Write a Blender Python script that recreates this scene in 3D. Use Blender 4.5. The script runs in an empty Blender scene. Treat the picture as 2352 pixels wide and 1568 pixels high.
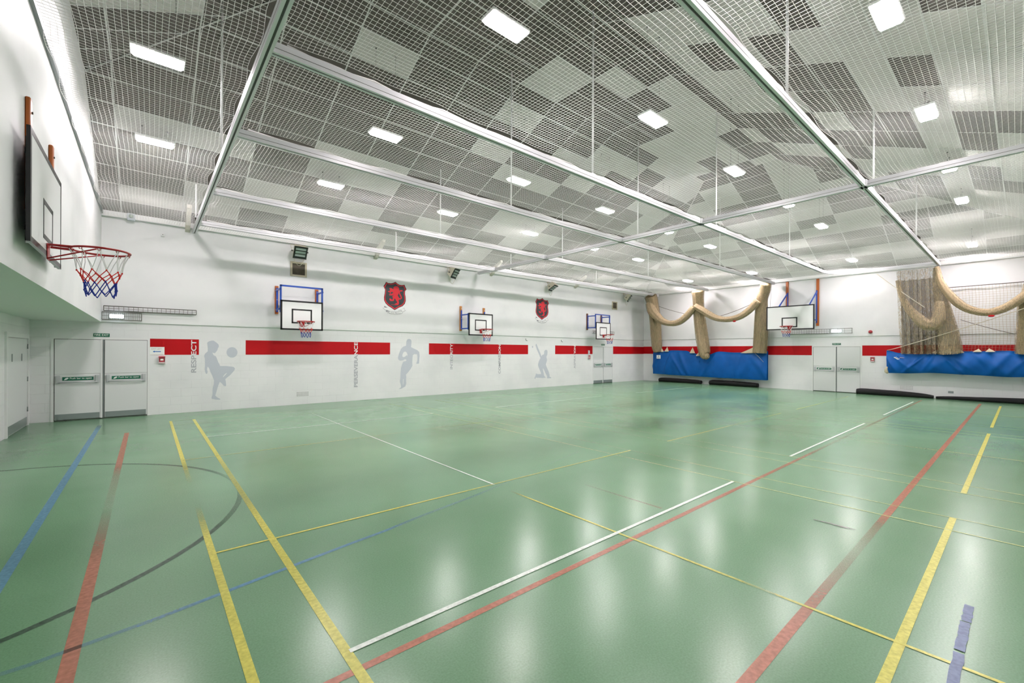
EXPO = 0.88
import bpy, bmesh, math, random
from mathutils import Vector, Matrix
random.seed(7)
PI = math.pi
SC = bpy.context.scene
COL = SC.collection

# ------------------------------------------------------------------ measures
EYE = 1.65                      # camera height
YW = 14.15                      # long wall with the crests
XE = 21.9                       # end wall with the blue covers
XL = -0.85                      # upper wall on the left
XR = -2.0                       # recessed wall below it
YR = -1.76                      # wall behind the camera's right hand
ZE = 4.95                       # eaves
PITCH = 0.41
ZF = 7.73                       # flat middle of the ceiling
Y1, Y2 = 7.37, 5.02             # edges of the flat part
ZT = 4.68                       # underside of tracks
ZN = 4.838                       # safety net

# ------------------------------------------------------------------ materials
MATS = {}
def nodes_of(m):
    m.use_nodes = True
    nt = m.node_tree
    return nt, nt.nodes, nt.links, nt.nodes['Principled BSDF']

def mat(name, col, rough=0.5, metal=0.0, emit=0.0, noise=0.0, nscale=8.0, bump=0.0, bscale=40.0, spec=0.5, ecol=None):
    if name in MATS: return MATS[name]
    m = bpy.data.materials.new(name); MATS[name] = m
    nt, N, L, b = nodes_of(m)
    b.inputs['Base Color'].default_value = (*col, 1)
    b.inputs['Roughness'].default_value = rough
    b.inputs['Metallic'].default_value = metal
    b.inputs['Specular IOR Level'].default_value = spec
    if emit:
        b.inputs['Emission Color'].default_value = (*(ecol or col), 1)
        b.inputs['Emission Strength'].default_value = emit
    tc = N.new('ShaderNodeTexCoord')
    if noise:
        t = N.new('ShaderNodeTexNoise'); t.inputs['Scale'].default_value = nscale; t.inputs['Detail'].default_value = 4
        L.new(tc.outputs['Object'], t.inputs['Vector'])
        r = N.new('ShaderNodeValToRGB')
        r.color_ramp.elements[0].position = 0.3; r.color_ramp.elements[1].position = 0.7
        r.color_ramp.elements[0].color = (*[c*(1-noise) for c in col], 1)
        r.color_ramp.elements[1].color = (*[min(1, c*(1+noise*0.6)) for c in col], 1)
        L.new(t.outputs['Fac'], r.inputs['Fac']); L.new(r.outputs['Color'], b.inputs['Base Color'])
    if bump:
        t2 = N.new('ShaderNodeTexNoise'); t2.inputs['Scale'].default_value = bscale
        L.new(tc.outputs['Object'], t2.inputs['Vector'])
        bp = N.new('ShaderNodeBump'); bp.inputs['Strength'].default_value = bump; bp.inputs['Distance'].default_value = 0.01
        L.new(t2.outputs['Fac'], bp.inputs['Height']); L.new(bp.outputs['Normal'], b.inputs['Normal'])
    return m

def lin(r, g, b):
    f = lambda c: (c/255/12.92) if c/255 <= 0.04045 else ((c/255+0.055)/1.055)**2.4
    return (f(r), f(g), f(b))

def wall_material(name, horiz, col):
    """white paint: blockwork courses below the ledge, smooth board above"""
    m = bpy.data.materials.new(name); MATS[name] = m
    nt, N, L, b = nodes_of(m)
    b.inputs['Roughness'].default_value = 0.55
    geo = N.new('ShaderNodeNewGeometry'); sep = N.new('ShaderNodeSeparateXYZ')
    L.new(geo.outputs['Position'], sep.inputs[0])
    cmb = N.new('ShaderNodeCombineXYZ')
    L.new(sep.outputs['X' if horiz == 'X' else 'Y'], cmb.inputs['X']); L.new(sep.outputs['Z'], cmb.inputs['Y'])
    br = N.new('ShaderNodeTexBrick'); br.inputs['Scale'].default_value = 1.0
    br.inputs['Brick Width'].default_value = 0.44; br.inputs['Row Height'].default_value = 0.212
    br.inputs['Mortar Size'].default_value = 0.005; br.inputs['Mortar Smooth'].default_value = 0.6
    br.inputs['Color1'].default_value = (1, 1, 1, 1); br.inputs['Color2'].default_value = (.96, .96, .96, 1); br.inputs['Mortar'].default_value = (.0, .0, .0, 1)
    L.new(cmb.outputs[0], br.inputs['Vector'])
    low = N.new('ShaderNodeMath'); low.operation = 'LESS_THAN'; low.inputs[1].default_value = 2.28
    L.new(sep.outputs['Z'], low.inputs[0])
    # patchy joints: most of the courses are filled with paint
    ns = N.new('ShaderNodeTexNoise'); ns.inputs['Scale'].default_value = 1.3; ns.inputs['Detail'].default_value = 3
    L.new(geo.outputs['Position'], ns.inputs['Vector'])
    rp = N.new('ShaderNodeValToRGB'); rp.color_ramp.elements[0].position = .42; rp.color_ramp.elements[1].position = .62
    L.new(ns.outputs['Fac'], rp.inputs['Fac'])
    inv = N.new('ShaderNodeMath'); inv.operation = 'SUBTRACT'; inv.inputs[0].default_value = 1.0
    L.new(br.outputs['Color'], inv.inputs[1])
    mu = N.new('ShaderNodeMath'); mu.operation = 'MULTIPLY'; L.new(inv.outputs[0], mu.inputs[0]); L.new(low.outputs[0], mu.inputs[1])
    mu2 = N.new('ShaderNodeMath'); mu2.operation = 'MULTIPLY'; L.new(mu.outputs[0], mu2.inputs[0]); L.new(rp.outputs['Color'], mu2.inputs[1])
    mx = N.new('ShaderNodeMix'); mx.data_type = 'RGBA'
    mx.inputs['A'].default_value = (*col, 1); mx.inputs['B'].default_value = (*[c*.86 for c in col], 1)
    sc = N.new('ShaderNodeMath'); sc.operation = 'MULTIPLY'; sc.inputs[1].default_value = .8
    L.new(mu2.outputs[0], sc.inputs[0]); L.new(sc.outputs[0], mx.inputs['Factor'])
    # faint soiling
    n2 = N.new('ShaderNodeTexNoise'); n2.inputs['Scale'].default_value = .9; n2.inputs['Detail'].default_value = 6
    L.new(geo.outputs['Position'], n2.inputs['Vector'])
    r2 = N.new('ShaderNodeValToRGB'); r2.color_ramp.elements[0].color = (.93, .935, .94, 1); r2.color_ramp.elements[1].color = (1, 1, 1, 1)
    r2.color_ramp.elements[0].position = .35; r2.color_ramp.elements[1].position = .55
    L.new(n2.outputs['Fac'], r2.inputs['Fac'])
    m2 = N.new('ShaderNodeMix'); m2.data_type = 'RGBA'; m2.blend_type = 'MULTIPLY'; m2.inputs['Factor'].default_value = 1
    L.new(mx.outputs['Result'], m2.inputs['A']); L.new(r2.outputs['Color'], m2.inputs['B'])
    L.new(m2.outputs['Result'], b.inputs['Base Color'])
    bp = N.new('ShaderNodeBump'); bp.inputs['Strength'].default_value = .5; bp.inputs['Distance'].default_value = .004; bp.invert = True
    L.new(mu.outputs[0], bp.inputs['Height']); L.new(bp.outputs['Normal'], b.inputs['Normal'])
    return m

def floor_material():
    m = bpy.data.materials.new('green_vinyl'); MATS['floor'] = m
    nt, N, L, b = nodes_of(m)
    tc = N.new('ShaderNodeTexCoord')
    n1 = N.new('ShaderNodeTexNoise'); n1.inputs['Scale'].default_value = .45; n1.inputs['Detail'].default_value = 5
    L.new(tc.outputs['Object'], n1.inputs['Vector'])
    r1 = N.new('ShaderNodeValToRGB')
    r1.color_ramp.elements[0].position = .3; r1.color_ramp.elements[0].color = (*FLOOR_A, 1)
    r1.color_ramp.elements[1].position = .7; r1.color_ramp.elements[1].color = (*FLOOR_B, 1)
    L.new(n1.outputs['Fac'], r1.inputs['Fac'])
    # fine speckle
    n2 = N.new('ShaderNodeTexNoise'); n2.inputs['Scale'].default_value = 90; n2.inputs['Detail'].default_value = 2
    L.new(tc.outputs['Object'], n2.inputs['Vector'])
    r2 = N.new('ShaderNodeValToRGB'); r2.color_ramp.elements[0].position = .3; r2.color_ramp.elements[1].position = .7
    r2.color_ramp.elements[0].color = (.86, .88, .86, 1); r2.color_ramp.elements[1].color = (1.08, 1.06, 1.08, 1)
    L.new(n2.outputs['Fac'], r2.inputs['Fac'])
    mx = N.new('ShaderNodeMix'); mx.data_type = 'RGBA'; mx.blend_type = 'MULTIPLY'; mx.inputs['Factor'].default_value = 1
    L.new(r1.outputs['Color'], mx.inputs['A']); L.new(r2.outputs['Color'], mx.inputs['B'])
    # scuffs: short streaks, paler
    def streak(rot, sx, sy, lo, hi):
        mp = N.new('ShaderNodeMapping'); mp.inputs['Rotation'].default_value = (0, 0, rot); mp.inputs['Scale'].default_value = (sx, sy, 1)
        L.new(tc.outputs['Object'], mp.inputs['Vector'])
        t = N.new('ShaderNodeTexNoise'); t.inputs['Scale'].default_value = 1; t.inputs['Detail'].default_value = 3; t.inputs['Distortion'].default_value = .5
        L.new(mp.outputs['Vector'], t.inputs['Vector'])
        r = N.new('ShaderNodeValToRGB'); r.color_ramp.elements[0].position = lo; r.color_ramp.elements[1].position = hi
        L.new(t.outputs['Fac'], r.inputs['Fac'])
        return r.outputs['Color']
    s1 = streak(.9, 3.2, 70, .55, .95); s2 = streak(2.2, 3.6, 90, .55, .95); s3 = streak(-.3, 5, 110, .55, .95)
    a1 = N.new('ShaderNodeMath'); a1.operation = 'MAXIMUM'; L.new(s1, a1.inputs[0]); L.new(s2, a1.inputs[1])
    a2 = N.new('ShaderNodeMath'); a2.operation = 'MAXIMUM'; L.new(a1.outputs[0], a2.inputs[0]); L.new(s3, a2.inputs[1])
    sc = N.new('ShaderNodeMath'); sc.operation = 'MULTIPLY'; sc.inputs[1].default_value = .02; L.new(a2.outputs[0], sc.inputs[0])
    m2 = N.new('ShaderNodeMix'); m2.data_type = 'RGBA'; m2.inputs['B'].default_value = (*lin(178, 200, 184), 1)
    L.new(mx.outputs['Result'], m2.inputs['A']); L.new(sc.outputs[0], m2.inputs['Factor'])
    # dark marks
    s4 = streak(1.7, 4, 70, .74, .86)
    sc4 = N.new('ShaderNodeMath'); sc4.operation = 'MULTIPLY'; sc4.inputs[1].default_value = .06; L.new(s4, sc4.inputs[0])
    m3 = N.new('ShaderNodeMix'); m3.data_type = 'RGBA'; m3.inputs['B'].default_value = (*lin(70, 100, 78), 1)
    L.new(m2.outputs['Result'], m3.inputs['A']); L.new(sc4.outputs[0], m3.inputs['Factor'])
    L.new(m3.outputs['Result'], b.inputs['Base Color'])
    rr = N.new('ShaderNodeMapRange'); rr.inputs['To Min'].default_value = .17; rr.inputs['To Max'].default_value = .3
    L.new(n1.outputs['Fac'], rr.inputs['Value'])
    ad = N.new('ShaderNodeMath'); ad.operation = 'MULTIPLY_ADD'; ad.inputs[1].default_value = .012
    L.new(a2.outputs[0], ad.inputs[0]); L.new(rr.outputs['Result'], ad.inputs[2])
    L.new(ad.outputs[0], b.inputs['Roughness'])
    bp = N.new('ShaderNodeBump'); bp.inputs['Strength'].default_value = .06; bp.inputs['Distance'].default_value = .004
    n5 = N.new('ShaderNodeTexNoise'); n5.inputs['Scale'].default_value = 22; L.new(tc.outputs['Object'], n5.inputs['Vector'])
    L.new(n5.outputs['Fac'], bp.inputs['Height']); L.new(bp.outputs['Normal'], b.inputs['Normal'])
    b.inputs['Specular IOR Level'].default_value = .5
    return m

def paint_material(name, col):
    """floor line paint, worn by feet; 'worn' vertex attribute fades it out"""
    m = bpy.data.materials.new(name); MATS[name] = m
    nt, N, L, b = nodes_of(m)
    b.inputs['Base Color'].default_value = (*col, 1); b.inputs['Roughness'].default_value = .3
    at = N.new('ShaderNodeAttribute'); at.attribute_name = 'worn'
    geo = N.new('ShaderNodeNewGeometry')
    n = N.new('ShaderNodeTexNoise'); n.inputs['Scale'].default_value = 34; n.inputs['Detail'].default_value = 5
    L.new(geo.outputs['Position'], n.inputs['Vector'])
    r = N.new('ShaderNodeMapRange'); r.inputs['From Min'].default_value = .3; r.inputs['From Max'].default_value = .7
    r.inputs['To Min'].default_value = .74; r.inputs['To Max'].default_value = 1.05
    L.new(n.outputs['Fac'], r.inputs['Value'])
    mu = N.new('ShaderNodeMath'); mu.operation = 'MULTIPLY'; mu.use_clamp = True
    L.new(at.outputs['Fac'], mu.inputs[0]); L.new(r.outputs['Result'], mu.inputs[1])
    L.new(mu.outputs[0], b.inputs['Alpha'])
    return m

def netting_material(name, col, dens, sx=30, sz=3, dark=.64):
    """bunched brown netting: fine cords, partly see-through"""
    m = bpy.data.materials.new(name); MATS[name] = m
    nt, N, L, b = nodes_of(m)
    b.inputs['Roughness'].default_value = .9; b.inputs['Specular IOR Level'].default_value = .1
    tc = N.new('ShaderNodeTexCoord')
    mp = N.new('ShaderNodeMapping'); mp.inputs['Scale'].default_value = (sx, sx, sz)
    L.new(tc.outputs['Object'], mp.inputs['Vector'])
    n = N.new('ShaderNodeTexNoise'); n.inputs['Scale'].default_value = 1; n.inputs['Detail'].default_value = 5; n.inputs['Roughness'].default_value = .7
    L.new(mp.outputs['Vector'], n.inputs['Vector'])
    r = N.new('ShaderNodeValToRGB')
    r.color_ramp.elements[0].position = .3; r.color_ramp.elements[0].color = (*[c*dark for c in col], 1)
    r.color_ramp.elements[1].position = .62; r.color_ramp.elements[1].color = (*col, 1)
    L.new(n.outputs['Fac'], r.inputs['Fac']); L.new(r.outputs['Color'], b.inputs['Base Color'])
    n2 = N.new('ShaderNodeTexNoise'); n2.inputs['Scale'].default_value = 55; n2.inputs['Detail'].default_value = 3
    L.new(tc.outputs['Object'], n2.inputs['Vector'])
    ad = N.new('ShaderNodeMath'); ad.operation = 'ADD'; L.new(n.outputs['Fac'], ad.inputs[0]); L.new(n2.outputs['Fac'], ad.inputs[1])
    r2 = N.new('ShaderNodeMapRange'); r2.inputs['From Min'].default_value = .8; r2.inputs['From Max'].default_value = 1.2
    r2.inputs['To Min'].default_value = dens-.25; r2.inputs['To Max'].default_value = dens+.25
    L.new(ad.outputs[0], r2.inputs['Value']); L.new(r2.outputs['Result'], b.inputs['Alpha'])
    bp = N.new('ShaderNodeBump'); bp.inputs['Strength'].default_value = .45; bp.inputs['Distance'].default_value = .02
    L.new(n.outputs['Fac'], bp.inputs['Height']); L.new(bp.outputs['Normal'], b.inputs['Normal'])
    return m

def lettering_material(name, top, bottom, z):
    m = bpy.data.materials.new(name); MATS[name] = m
    nt, N, L, b = nodes_of(m); b.inputs['Roughness'].default_value = .5
    geo = N.new('ShaderNodeNewGeometry'); sep = N.new('ShaderNodeSeparateXYZ'); L.new(geo.outputs['Position'], sep.inputs[0])
    g = N.new('ShaderNodeMath'); g.operation = 'GREATER_THAN'; g.inputs[1].default_value = z; L.new(sep.outputs['Z'], g.inputs[0])
    mx = N.new('ShaderNodeMix'); mx.data_type = 'RGBA'; mx.inputs['A'].default_value = (*bottom, 1); mx.inputs['B'].default_value = (*top, 1)
    L.new(g.outputs[0], mx.inputs['Factor']); L.new(mx.outputs['Result'], b.inputs['Base Color'])
    return m

def canvas_material(name, col):
    m = mat(name, col, .5, spec=.3, noise=.12, nscale=3, bump=.15, bscale=9)
    return m

def wood_material(name, col):
    m = bpy.data.materials.new(name); MATS[name] = m
    nt, N, L, b = nodes_of(m); b.inputs['Roughness'].default_value = .4
    tc = N.new('ShaderNodeTexCoord'); mp = N.new('ShaderNodeMapping'); mp.inputs['Scale'].default_value = (30, 30, 2)
    L.new(tc.outputs['Object'], mp.inputs['Vector'])
    n = N.new('ShaderNodeTexNoise'); n.inputs['Scale'].default_value = 1.5; n.inputs['Detail'].default_value = 4
    L.new(mp.outputs['Vector'], n.inputs['Vector'])
    r = N.new('ShaderNodeValToRGB'); r.color_ramp.elements[0].color = (*[c*.65 for c in col], 1); r.color_ramp.elements[1].color = (*[min(1, c*1.15) for c in col], 1)
    L.new(n.outputs['Fac'], r.inputs['Fac']); L.new(r.outputs['Color'], b.inputs['Base Color'])
    return m

FLOOR_A = lin(97, 139, 103)
FLOOR_B = lin(111, 152, 117)
WHITE = (.80, .80, .805)
M_wallX = wall_material('white_block_x', 'X', WHITE)
M_wallY = wall_material('white_block_y', 'Y', WHITE)
M_floor = floor_material()
M_white = mat('white_paint', (.80, .80, .80), .45)
M_soffit = mat('soffit_bounce_tint', (.74, .78, .74), .6)  # white paint, with green light bounced off the floor tinted into its colour
M_door = mat('white_door', (.74, .745, .75), .35)
M_tile = mat('grey_tile', lin(83, 78, 73), .85, noise=.1, nscale=1.6)
M_tilew = mat('pale_tile', lin(184, 182, 178), .85, noise=.05, nscale=1.2)
M_tbar = mat('tee_bar', (.55, .55, .535), .5)
M_net = mat('white_cord', (.92, .91, .89), .8)
M_alu = mat('white_aluminium', (.72, .71, .74), .35, .15)
M_slot = mat('dark_slot', (.09, .09, .085), .6)
M_steel = mat('grey_steel', lin(150, 156, 158), .35, .6)
M_chrome = mat('satin_metal', lin(192, 195, 197), .35, .2)
M_red = mat('red_paint', lin(184, 0, 14), .5, noise=.06, nscale=2, spec=.25)
M_black = mat('black_paint', (.012, .012, .013), .35)
M_board = mat('white_board', (.88, .88, .885), .3)
M_blue = mat('blue_enamel', lin(20, 72, 170), .35)
M_redmetal = mat('red_enamel', lin(170, 22, 26), .35)
M_wood1 = wood_material('red_brown_wood', lin(190, 100, 38))
M_wood2 = wood_material('golden_wood', lin(200, 132, 62))
M_wood3 = wood_material('dark_brown_wood', lin(122, 74, 48))
M_cordw = mat('white_string', (.82, .82, .82), .8)
M_cordr = mat('red_string', lin(215, 40, 30), .8)
M_cordb = mat('blue_string', lin(20, 50, 160), .8)
M_sil = mat('grey_vinyl', lin(192, 197, 206), .5)
M_letter = lettering_material('wall_lettering', (.80, .80, .80), lin(172, 174, 180), 1.512)
M_crestk = mat('crest_black', lin(34, 36, 40), .5)
M_crestd = mat('crest_charcoal', lin(48, 52, 56), .5)
M_crestr = mat('crest_red', lin(212, 22, 40), .5)
M_rib = mat('crest_ribbon', (.80, .80, .80), .5)
M_ribl = mat('crest_ink', lin(120, 120, 128), .5)
M_sign = mat('green_sign', lin(10, 104, 76), .4)
M_signw = mat('sign_white', (.85, .87, .85), .4)
M_arrow = mat('sign_blue', lin(20, 110, 190), .4)
M_pinktext = mat('sign_faded', lin(190, 165, 178), .5)
M_kick = mat('kick_plate', lin(150, 158, 158), .35, .4)
M_cream = mat('cream_metal', lin(205, 198, 178), .45)
M_dkgrille = mat('dark_grille', lin(52, 58, 54), .4, .5)
M_reflect = mat('reflector', lin(140, 158, 148), .3, .2)
M_brown = mat('vent_brown', lin(86, 78, 66), .8, noise=.3, nscale=6)
M_vframe = mat('vent_frame', lin(190, 180, 158), .5)
M_lamp = mat('lamp_glow', (1, 1, 1), .4, emit=135.0, ecol=(1, .92, .94))
M_lampside = mat('lamp_side', (1, 1, 1), .4, emit=34.0, ecol=(1, .92, .94))
M_lamp.cycles.emission_sampling = 'FRONT'; M_lampside.cycles.emission_sampling = 'FRONT'
M_emlamp = mat('bulkhead_glow', (.9, 1, 1), .4, emit=3.0, ecol=(.86, .97, 1))
M_cage = mat('cage_wire', lin(118, 116, 108), .45, .5)
M_curt = netting_material('tan_netting', lin(198, 176, 143), .95)
M_curt2 = netting_material('brown_netting', lin(184, 167, 140), .5, 40, 4, .62)
M_curt3 = netting_material('dark_netting', lin(150, 134, 110), .6, 40, 4, .62)
M_curt4 = netting_material('ginger_netting', lin(176, 156, 124), .95)
M_fuzz = netting_material('fuzzy_netting', lin(196, 176, 144), .42)
M_cordt = mat('tan_cord', lin(178, 160, 132), .9)
M_rope = mat('pale_rope', lin(205, 196, 178), .9)
M_drope = mat('dark_rope', lin(92, 84, 78), .9)
M_canvas = canvas_material('blue_canvas', lin(0, 90, 172))
M_tie = mat('cream_canvas', lin(206, 192, 164), .9, noise=.12, nscale=14)
M_mat = mat('black_rubber', (.008, .008, .009), .75, bump=.4, bscale=30)
M_callred = mat('alarm_red', lin(178, 62, 70), .4)
M_plast = mat('clear_cover', lin(214, 190, 192), .2)
M_hole = mat('vent_hole', lin(140, 140, 138), .8)
M_grey = mat('grey_plastic', lin(200, 206, 214), .4)
M_beam = mat('cream_steel', lin(208, 203, 190), .5)
P_yel = paint_material('yellow_line', lin(212, 207, 86))
P_pale = paint_material('pale_yellow_line', lin(205, 216, 140))
P_whi = paint_material('white_line', lin(226, 236, 226))
P_red = paint_material('red_line', lin(178, 108, 80))
P_blu = paint_material('blue_line', lin(98, 150, 184))
P_gry = paint_material('grey_line', lin(58, 86, 66))
P_tape = paint_material('blue_tape', lin(52, 84, 134))
P_scuf = paint_material('scuff_mark', lin(82, 92, 78))

# ------------------------------------------------------------------ mesh building
class MB:
    def __init__(s): s.v = []; s.f = []; s.m = []; s.sm = []; s.mats = []
    def mi(s, m):
        if m not in s.mats: s.mats.append(m)
        return s.mats.index(m)
    def face(s, idx, m, smooth=False): s.f.append(idx); s.m.append(s.mi(m)); s.sm.append(smooth)
    def box(s, lo, hi, m):
        b = len(s.v); x0, y0, z0 = lo; x1, y1, z1 = hi
        s.v += [(x0,y0,z0),(x1,y0,z0),(x1,y1,z0),(x0,y1,z0),(x0,y0,z1),(x1,y0,z1),(x1,y1,z1),(x0,y1,z1)]
        for q in ((0,3,2,1),(4,5,6,7),(0,1,5,4),(1,2,6,5),(2,3,7,6),(3,0,4,7)): s.face([b+i for i in q], m)
        return s
    def cbox(s, lo, hi, m, c=.006):
        """box with chamfered edges"""
        b = len(s.v); x0,y0,z0 = lo; x1,y1,z1 = hi
        c = min(c, (x1-x0)*.45, (y1-y0)*.45, (z1-z0)*.45)
        bm = bmesh.new(); bmesh.ops.create_cube(bm, size=1)
        for v in bm.verts: v.co = ((x0+x1)/2+v.co.x*(x1-x0), (y0+y1)/2+v.co.y*(y1-y0), (z0+z1)/2+v.co.z*(z1-z0))
        bmesh.ops.bevel(bm, geom=bm.edges[:], offset=c, segments=1, affect='EDGES')
        s.add_bm(bm, m); return s
    def add_bm(s, bm, m, smooth=False):
        b = len(s.v); bm.verts.index_update()
        s.v += [tuple(v.co) for v in bm.verts]
        for f in bm.faces: s.face([b+v.index for v in f.verts], m, smooth)
        bm.free(); return s
    def quad(s, a, b_, c, d, m):
        b = len(s.v); s.v += [a, b_, c, d]; s.face([b, b+1, b+2, b+3], m); return s
    def beam(s, p, q, w, h, m):
        """rectangular bar from p to q, w sideways, h up"""
        p, q = Vector(p), Vector(q); d = (q-p).normalized()
        up = Vector((0,0,1)) if abs(d.z) < .95 else Vector((1,0,0))
        sx = d.cross(up).normalized()*w/2; sz = sx.normalized().cross(d).normalized()*h/2
        b = len(s.v)
        for c in (p, q): s.v += [tuple(c-sx-sz), tuple(c+sx-sz), tuple(c+sx+sz), tuple(c-sx+sz)]
        for f in ((3,2,1,0),(4,5,6,7),(0,1,5,4),(1,2,6,5),(2,3,7,6),(3,0,4,7)): s.face([b+i for i in f], m)
        return s
    def tube(s, pts, r, m, n=6, caps=True, smooth=True, prof=None, mats=None):
        P = [Vector(p) for p in pts]; k = len(P)
        rr = r if isinstance(r, (list, tuple)) else [r]*k
        T = []
        for i in range(k):
            a = P[max(0, i-1)]; b = P[min(k-1, i+1)]; T.append((b-a).normalized())
        up = Vector((0,0,1)) if abs(T[0].z) < .9 else Vector((0,1,0))
        nx = T[0].cross(up).normalized(); b0 = len(s.v)
        for i in range(k):
            nx = (nx - T[i]*nx.dot(T[i])).normalized(); ny = T[i].cross(nx)
            for j in range(n):
                a = 2*PI*j/n; q = prof(i/(k-1) if k > 1 else 0, a) if prof else 1
                s.v.append(tuple(P[i] + (nx*math.cos(a)+ny*math.sin(a))*rr[i]*q))
        for i in range(k-1):
            mm = mats[i] if mats else m
            for j in range(n):
                a = b0+i*n+j; c = b0+i*n+(j+1) % n
                s.face([a, c, c+n, a+n], mm, smooth)
        if caps:
            s.face([b0+j for j in range(n)][::-1], m); s.face([b0+(k-1)*n+j for j in range(n)], m)
        return s
    def torus(s, c, R, r, m, n=36, k=8):
        pts = [(c[0]+R*math.cos(2*PI*i/n), c[1]+R*math.sin(2*PI*i/n), c[2]) for i in range(n)]
        b = len(s.v)
        for i in range(n):
            a = 2*PI*i/n
            for j in range(k):
                t = 2*PI*j/k; q = R+r*math.cos(t)
                s.v.append((c[0]+q*math.cos(a), c[1]+q*math.sin(a), c[2]+r*math.sin(t)))
        for i in range(n):
            for j in range(k):
                s.face([b+i*k+j, b+((i+1) % n)*k+j, b+((i+1) % n)*k+(j+1) % k, b+i*k+(j+1) % k], m, True)
        return s
    def grid(s, fn, nu, nv, m, smooth=True):
        b = len(s.v)
        for i in range(nu+1):
            for j in range(nv+1): s.v.append(tuple(fn(i/nu, j/nv)))
        for i in range(nu):
            for j in range(nv):
                a = b+i*(nv+1)+j; s.face([a, a+nv+1, a+nv+2, a+1], m, smooth)
        return s
    def mesh(s, name):
        me = bpy.data.meshes.new(name); me.from_pydata(s.v, [], s.f)
        for m in s.mats: me.materials.append(m)
        me.polygons.foreach_set('material_index', s.m); me.polygons.foreach_set('use_smooth', s.sm)
        me.update(); return me
    def build(s, name, parent=None):
        o = bpy.data.objects.new(name, s.mesh(name)); COL.objects.link(o)
        if parent: o.parent = parent
        return o

def flat(loops, m, name, parent=None, off=(0,0,0), thick=0.0):
    """filled outline (x,z pairs, later loops are holes) standing on a wall, facing -y"""
    cu = bpy.data.curves.new('outline', 'CURVE'); cu.dimensions = '2D'; cu.fill_mode = 'BOTH'; cu.extrude = thick
    for lp in loops:
        sp = cu.splines.new('POLY'); sp.points.add(len(lp)-1)
        for p, q in zip(sp.points, lp): p.co = (q[0], q[1], 0, 1)
        sp.use_cyclic_u = True
    return curve_to_mesh(cu, m, name, parent, off)

def curve_to_mesh(cu, m, name, parent, off, rot=0, fit=None):
    t = bpy.data.objects.new('outline', cu); COL.objects.link(t)
    bpy.context.view_layer.update()
    me = bpy.data.meshes.new_from_object(t.evaluated_get(bpy.context.evaluated_depsgraph_get()))
    bpy.data.objects.remove(t); bpy.data.curves.remove(cu)
    vs = [v.co.copy() for v in me.vertices]
    x0 = min(v.x for v in vs); x1 = max(v.x for v in vs); y0 = min(v.y for v in vs); y1 = max(v.y for v in vs)
    for v in me.vertices:
        x, y, z = v.co
        if fit:
            w, h = fit; x = (x-x0)/(x1-x0)*w; y = (y-y0)/(y1-y0)*h
        if rot: x, y = -y, x
        v.co = (x+off[0], off[1]-z, y+off[2])
    me.materials.clear(); me.materials.append(m); me.name = name
    o = bpy.data.objects.new(name, me); COL.objects.link(o)
    if parent: o.parent = parent
    return o

def text(body, m, name, parent, off, w, h, rot=0, bold=0.0):
    """lettering of overall size w x h with its lower left corner at off"""
    cu = bpy.data.curves.new('letters', 'FONT'); cu.body = body; cu.offset = bold; cu.fill_mode = 'FRONT'
    return curve_to_mesh(cu, m, name, parent, off, rot, (w, h))

def join_into(o, p):
    """merge mesh p into mesh object o (one part, several materials)"""
    bm = bmesh.new(); bm.from_mesh(o.data); n0 = len(o.data.materials)
    me = p.data
    for m in me.materials: o.data.materials.append(m)
    for f in me.polygons: f.material_index += n0
    bm.from_mesh(me); bm.to_mesh(o.data); bm.free()
    bpy.data.objects.remove(p); return o

def thing(name, label, cat, loc=(0,0,0), rz=0, group=None):
    o = bpy.data.objects.new(name, None); COL.objects.link(o); o.empty_display_size = .1
    o.location = loc; o.rotation_euler = (0, 0, rz); return tag(o, label, cat, group)
def tag(o, label, cat, group=None):
    o['label'] = label; o['category'] = cat
    if group: o['group'] = group
    return o
def struct(o, label=None):
    o['kind'] = 'structure'
    if label: o['label'] = label
    return o
def dup(root, label=None, loc=None, rz=None):
    r = root.copy(); COL.objects.link(r)
    if label: r['label'] = label
    if loc: r.location = loc
    if rz is not None: r.rotation_euler = (0, 0, rz)
    for ch in list(root.children):
        c = ch.copy(); COL.objects.link(c); c.parent = r
        for g in ch.children:
            d = g.copy(); COL.objects.link(d); d.parent = c
    return r
R_BACK, R_END, R_LEFT = 0.0, -PI/2, PI/2      # wall things: x to the viewer's right, -y into the room
# ------------------------------------------------------------------ the room
b = MB(); b.quad((-2.3,-2.0,0),(22.2,-2.0,0),(22.2,14.4,0),(-2.3,14.4,0), M_floor)
floor = struct(b.build('floor'), 'worn green vinyl sports floor with painted court lines')

# long wall: blockwork below, slightly proud board above a small ledge at 2.29 m
b = MB()
def profile_x(b, pts, x0, x1, m):
    n = len(pts); s = len(b.v)
    b.v += [(x0, y, z) for y, z in pts]+[(x1, y, z) for y, z in pts]
    for i in range(n): b.face([s+i, s+(i+1) % n, s+n+(i+1) % n, s+n+i], m)
    b.face([s+i for i in range(n)][::-1], m); b.face([s+n+i for i in range(n)], m)
profile_x(b, [(YW,0),(YW,2.285),(YW-.03,2.30),(YW-.03,ZE+.12),(YW+.25,ZE+.12),(YW+.25,0)], XR-.25, XE+.25, M_wallX)
wall_back = struct(b.build('wall_back'), 'long white wall with red band, sports silhouettes and two crests')
b = MB()
def profile_y(b, pts, y0, y1, m):
    n = len(pts); s = len(b.v)
    b.v += [(x, y0, z) for x, z in pts]+[(x, y1, z) for x, z in pts]
    for i in range(n): b.face([s+i, s+n+i, s+n+(i+1) % n, s+(i+1) % n], m)
    b.face([s+i for i in range(n)], m); b.face([s+n+i for i in range(n)][::-1], m)
profile_y(b, [(XE,0),(XE,2.30),(XE-.03,2.315),(XE-.03,ZE+.12),(XE+.25,ZE+.12),(XE+.25,0)], YR-.25, YW, M_wallY)
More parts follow.
